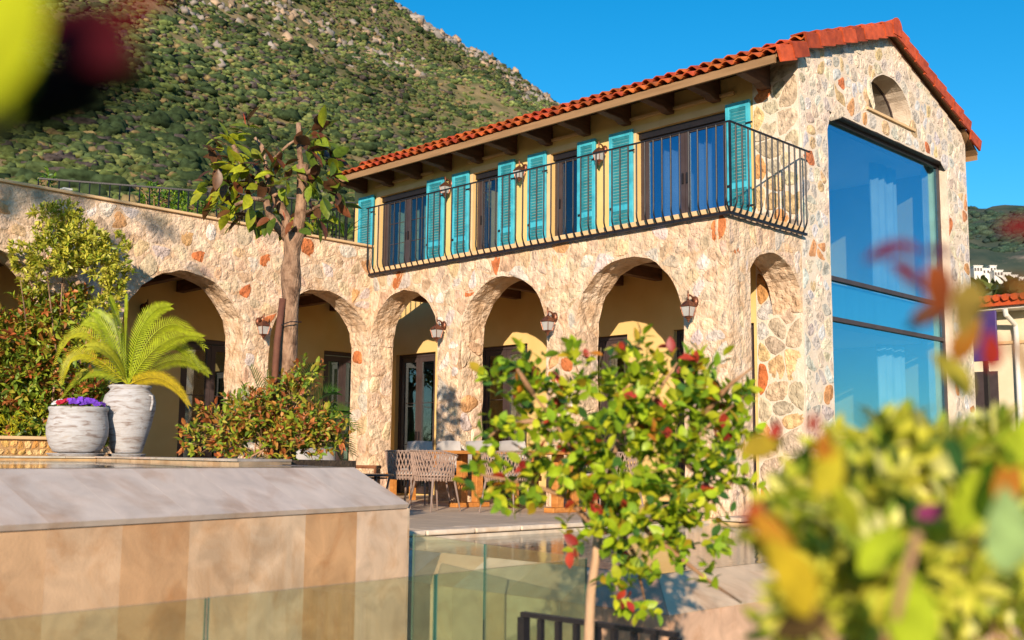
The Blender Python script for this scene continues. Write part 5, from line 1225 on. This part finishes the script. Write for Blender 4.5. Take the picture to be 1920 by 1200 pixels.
# scrub and rocks on the slopes
def ico(sub):
    import bmesh
    bm = bmesh.new(); bmesh.ops.create_icosphere(bm, subdivisions=sub, radius=1); V = np.array([v.co[:] for v in bm.verts], dtype=np.float32); F = [tuple(v.index for v in f.verts) for f in bm.faces]; bm.free(); return V, F
def lumpy(sub, amp, seed, flat=.75):
    V, F = ico(sub); rg = np.random.default_rng(seed); V = V * (1 + rg.uniform(-amp, amp, (len(V), 1))).astype(np.float32); V[:, 2] *= flat; V[:, 2] += .25; return V, F
m_scrub = M('scrub', src='attr', scale=1.2, detail=8, rough=.95, bump=1.0, bscale=3.0, vary=.55, spec=.05)
m_rock = M('limestone', src='attr', scale=.3, detail=9, rough=.95, bump=1.0, bscale=.9, vary=.4, spec=.1)
def sample(H, i0, i1, j0, j1):
    i = random.uniform(i0, i1 - 1.01); j = random.uniform(j0, j1 - 1.01); a, b = int(i), int(j); u, v = i - a, j - b
    return Vector(((H[a, b] * (1 - u) + H[a + 1, b] * u) * (1 - v) + (H[a, b + 1] * (1 - u) + H[a + 1, b + 1] * u) * v).tolist())
SCR = ((4, (.11, .145, .045)), (3, (.07, .10, .04)), (2.2, (.155, .18, .06)), (1.4, (.085, .07, .065)), (1.2, (.20, .15, .07)))
sets = [[], [], []]
for _ in range(70000):
    p = sample(H1, 28, len(H1), 6, 39)
    dist = (p - CAM_P).length; k = fbm(p.x, p.y, 38, 4)
    if random.random() < .29 + .95 * k: continue
    s = random.uniform(.45, 1.05) * (1.0 if random.random() < .93 else 1.5) * (.8 + dist / 1300)
    q = pick(SCR); v = noise.noise(p * .018) * .45 + .82
    if random.random() < .05: s *= 1.9; q = (.045, .07, .03)
    sets[random.randint(0, 1) if dist > 230 else 2].append((p, Matrix.Rotation(random.uniform(0, 6.28), 3, 'Z') @ Matrix.Diagonal((random.uniform(.8, 1.4), random.uniform(.8, 1.4), random.uniform(.7, 1.1))), s, tuple(x * v for x in q)))
for k in range(3): tag(joined('hillside_scrub', sets[k], lumpy(2 if k == 2 else 1, .38, k + 5, .62), m_scrub, None, smooth=False), 'dense olive-green scrub covering the mountain slope', 'scrub', None, 'stuff')
rocks = []
def rocky(seed):
    V, F = ico(3); out = []
    for v in V:
        p = Vector(v.tolist()); k = 1 + .45 * noise.fractal(p * 1.1 + Vector((seed, 0, 0)), .9, 2.2, 4) + .12 * noise.cell(p * 2.6); out.append((p.x * k * 1.25, p.y * k, p.z * k * .72))
    return np.array(out, dtype=np.float32), F
def rock_at(px, py, spread, n, s0, s1, H=H1, cols=((.29, .25, .22), (.23, .205, .18), (.33, .24, .165))):
    "rocks scattered round the slope point nearest the line of sight"
    flat = H.reshape(-1, 3); d = (at(px, py, 2) - at(px, py, 1)); d = np.array(d / d.length); rel = flat - np.array(CAM_P); al = rel @ d; pr = np.linalg.norm(rel - al[:, None] * d, axis=1) + np.where(al < 60, 1e6, 0)
    idx = int(np.argmin(pr / np.maximum(al, 1))); c0 = flat[idx]; i0, j0 = divmod(idx, H.shape[1])
    for _ in range(int(n * 2.2)):
        i = min(max(i0 + random.gauss(0, spread), 1), H.shape[0] - 2.5); j = min(max(j0 + random.gauss(0, spread * .8), 1), H.shape[1] - 2.5); a, b = int(i), int(j); u, v = i - a, j - b
        p = Vector(((H[a, b] * (1 - u) + H[a + 1, b] * u) * (1 - v) + (H[a, b + 1] * (1 - u) + H[a + 1, b + 1] * u) * v).tolist()); c_ = random.choice(cols); k = random.uniform(.75, 1.2)
        rocks.append((p - Vector((0, 0, .5)), Matrix.Rotation(random.uniform(0, 6.28), 3, 'Z') @ Matrix.Diagonal((random.uniform(.7, 1.5), random.uniform(.6, 1.2), random.uniform(.6, 1.6))), random.uniform(s0, s1) * .58, tuple(x * k for x in c_)))
for q in [(800, 50, .9, 60, 1.6, 4.6), (850, 62, .6, 26, 1.6, 4), (905, 88, .6, 30, 1.5, 3.6), (690, 20, 1.6, 40, 1.2, 3.2), (640, 60, 1.2, 16, 2, 4), (720, 50, 1.2, 18, 1.5, 4), (710, 95, 1.4, 22, 1.2, 3), (740, 130, 1.6, 18, 1, 2.4), (960, 170, 1.8, 30, 1.5, 3.6), (1030, 170, 1.8, 30, 1.5, 3.6), (880, 105, 1.5, 14, 1.2, 2.6), (980, 120, 1.4, 18, 1.2, 3), (1060, 178, 1.6, 20, 1.2, 3), (400, 20, 2.5, 24, 1.4, 3), (540, 20, 1.0, 14, 1.4, 3.0), (410, 100, .8, 7, 1, 2.2), (615, 60, .9, 10, 1.5, 3), (330, 10, 2.5, 24, 1.2, 3), (470, 40, 2.5, 18, 1, 2.4), (625, 100, 1.4, 12, 1, 2.2), (1000, 200, 1.4, 10, 1, 2)]: rock_at(*q)
tag(joined('hillside_rocks', rocks, lumpy(2, .5, 31, .8), m_rock, None, smooth=False), 'pale limestone outcrops along the ridge and upper slope', 'rocks', None, 'stuff')
sets = []; 
for _ in range(12000):
    p = sample(H2, 24, 46, 6, 39)
    if fbm(p.x, p.y, 120, 4) + random.uniform(-.25, .25) < -.12: continue
    sets.append((p, Matrix.Rotation(random.uniform(0, 6.28), 3, 'Z') @ Matrix.Diagonal((1.3, 1.1, .8)), random.uniform(1.4, 4.2), pick(((3, (.035, .065, .045)), (2, (.05, .075, .05)), (1, (.03, .05, .045))))))  # haze is put into these bluish scrub colours
tag(joined('far_scrub', sets, lumpy(1, .35, 41), m_scrub, None, smooth=False), 'dark scrub on the distant hillside at right, coloured bluish for haze', 'scrub', None, 'stuff')
# ================================================================ VILLAGE ON THE FAR SLOPE
VT = 575
for i, (x, y, w_, h_) in enumerate([(1830, 508, 16, 14), (1845, 512, 14, 12), (1858, 508, 12, 15), (1868, 516, 16, 13), (1884, 520, 14, 12), (1897, 524, 13, 11), (1838, 520, 12, 9), (1876, 528, 12, 8), (1836, 540, 14, 10), (1912, 528, 12, 10)]):
    p = at(x, y + h_ / 2, VT + (i % 3) * 6); k = VT / FPX; hs_ = empty('hillside_house', p, ['small flat-roofed white house, leftmost of the row on the far slope', 'white house second from the left on the far slope', 'taller white house third from the left on the far slope', 'white house in the middle of the far hillside row', 'white house right of the middle of the far row', 'white house near the right end of the far row', 'low white annex below the left houses of the far row', 'low white annex below the middle of the far row', 'single white house with red roof edge below the far row', 'last white house at the right end of the far row'][i], 'house', 'white houses on the far hillside', rz=math.atan2(CAM_F.y, CAM_F.x)); 
    wm, hm = w_ * k, h_ * k
    MB().box((-3, -wm / 2, -14), (3, wm / 2, hm)).build('wall', m_paint, hs_, p)
    MB().box((-3.3, -wm / 2 - .25, hm + .01), (3.3, wm / 2 + .25, hm + .45)).build('roof', m_paint if i != 8 else m_tile_a, hs_, p)
    for q in range(max(1, int(w_ / 5))):
        yy = -wm / 2 + wm * (q + .5) / max(1, int(w_ / 5)); MB().box((-3.06, yy - .5, hm * .35), (-3.01, yy + .5, hm * .8)).build('window', m_frame, hs_, p)
# ================================================================ NEIGHBOUR HOUSE
nb = empty('neighbour_house', (17, 1, 0), 'pale yellow neighbouring house with red tiled eave and white downpipe at the right edge', 'house')
m_nbw = M('cream_wall', ((.62, .53, .36), (.68, .59, .42)), 2, 5, .9, .2, 40)
MB().box((15, -3.5, -1.4), (21, 4.9, 4.35)).build('wall', m_nbw, nb); MB().box((14.94, -3.5, 3.55), (14.995, 4.95, 3.62)).build('string_course', m_trim, nb)
MB().box((14.25, -3.6, 4.42), (21.5, 5.1, 4.56)).build('roof', m_tile_a, nb); MB().box((14.4, -3.55, 4.355), (21.4, 5.0, 4.415)).build('soffit', m_paint, nb)
tm2 = MB(); 
for j in range(40): tm2.tube([(14.15, -3.5 + j * .215, 4.60), (15.6, -3.5 + j * .215, 4.70)], .09, 6)
tag(tm2.build('eave_tiles', m_tile_a, nb), kind='stuff')
MB().tube([(14.3, 2.80, 4.34), (14.35, 2.80, 4.2), (14.85, 2.78, 4.0), (14.9, 2.78, 3.8), (14.9, 2.78, -1.3)], .06, 10).build('downpipe', m_paint, nb)
f = MB().box((14.97, 3.3, 1.6), (15.02, 4.2, 2.9)); f.build('window', m_frame, nb)
aw_ = empty('shade_panel', (9, 1.2, 0), 'purple-blue flat panel standing between the villa and the neighbouring house', 'screen'); c = WORLD[aw_.name]
bevel(MB().box((-.03, -.22, 2.62), (.03, .26, 3.60)).build('panel', M('purple_panel', ((.05, .03, .14), (.07, .04, .18)), 2, 4, .4), aw_, c), .01); MB().box((-.04, -.02, -1.4), (.04, .06, 2.619)).build('post', m_iron, aw_, c)
# dark trees closing the gap right of the gable
shrub('garden_tree', 'green garden tree between the neighbouring house and the far slope', 'tree', at(1850, 640, 60), lobes_px([(1850, 575, 30), (1890, 572, 30), (1920, 575, 30), (1825, 575, 24)], 60), 9, leaf_tmpl(.9, .5, .3, .2, 3), ((2, (.09, .12, .03)), (2, (.06, .10, .03)), (1, (.14, .15, .05))), None, (7, 10), 20, stems=4, sr=.08)
# unseen pine added left of the frame so its crown shades the wing's top
pine = shrub('added_shade_pine', 'made-up umbrella pine outside the view, added to shade the wing', 'tree', Vector((-21.6, -2.6, -1.4)),
      [(Vector((-22.6 + k * .62 + random.uniform(-.2, .2), -2.8 + q * .9 + random.uniform(-.2, .2), 8.35 + random.uniform(-.15, .25) - .05 * (k - 3) ** 2)), .72) for k in range(6) for q in (-1, 0, 1)],
      26, leaf_tmpl(.26, .06, .3, .2, 3), ((3, (.05, .09, .02)), (2, (.08, .12, .03))), None, (8, 11), 20, stems=10, sr=.05, bark=m_bark, along=.5)
MB().tube([(0, 0, 0), (.1, .05, 3), (-.05, 0, 6), (.1, 0, 8.4)], [.30, .24, .2, .14], 12).build('trunk', m_bark, pine, (-21.6, -2.6, -1.4), smooth=True)
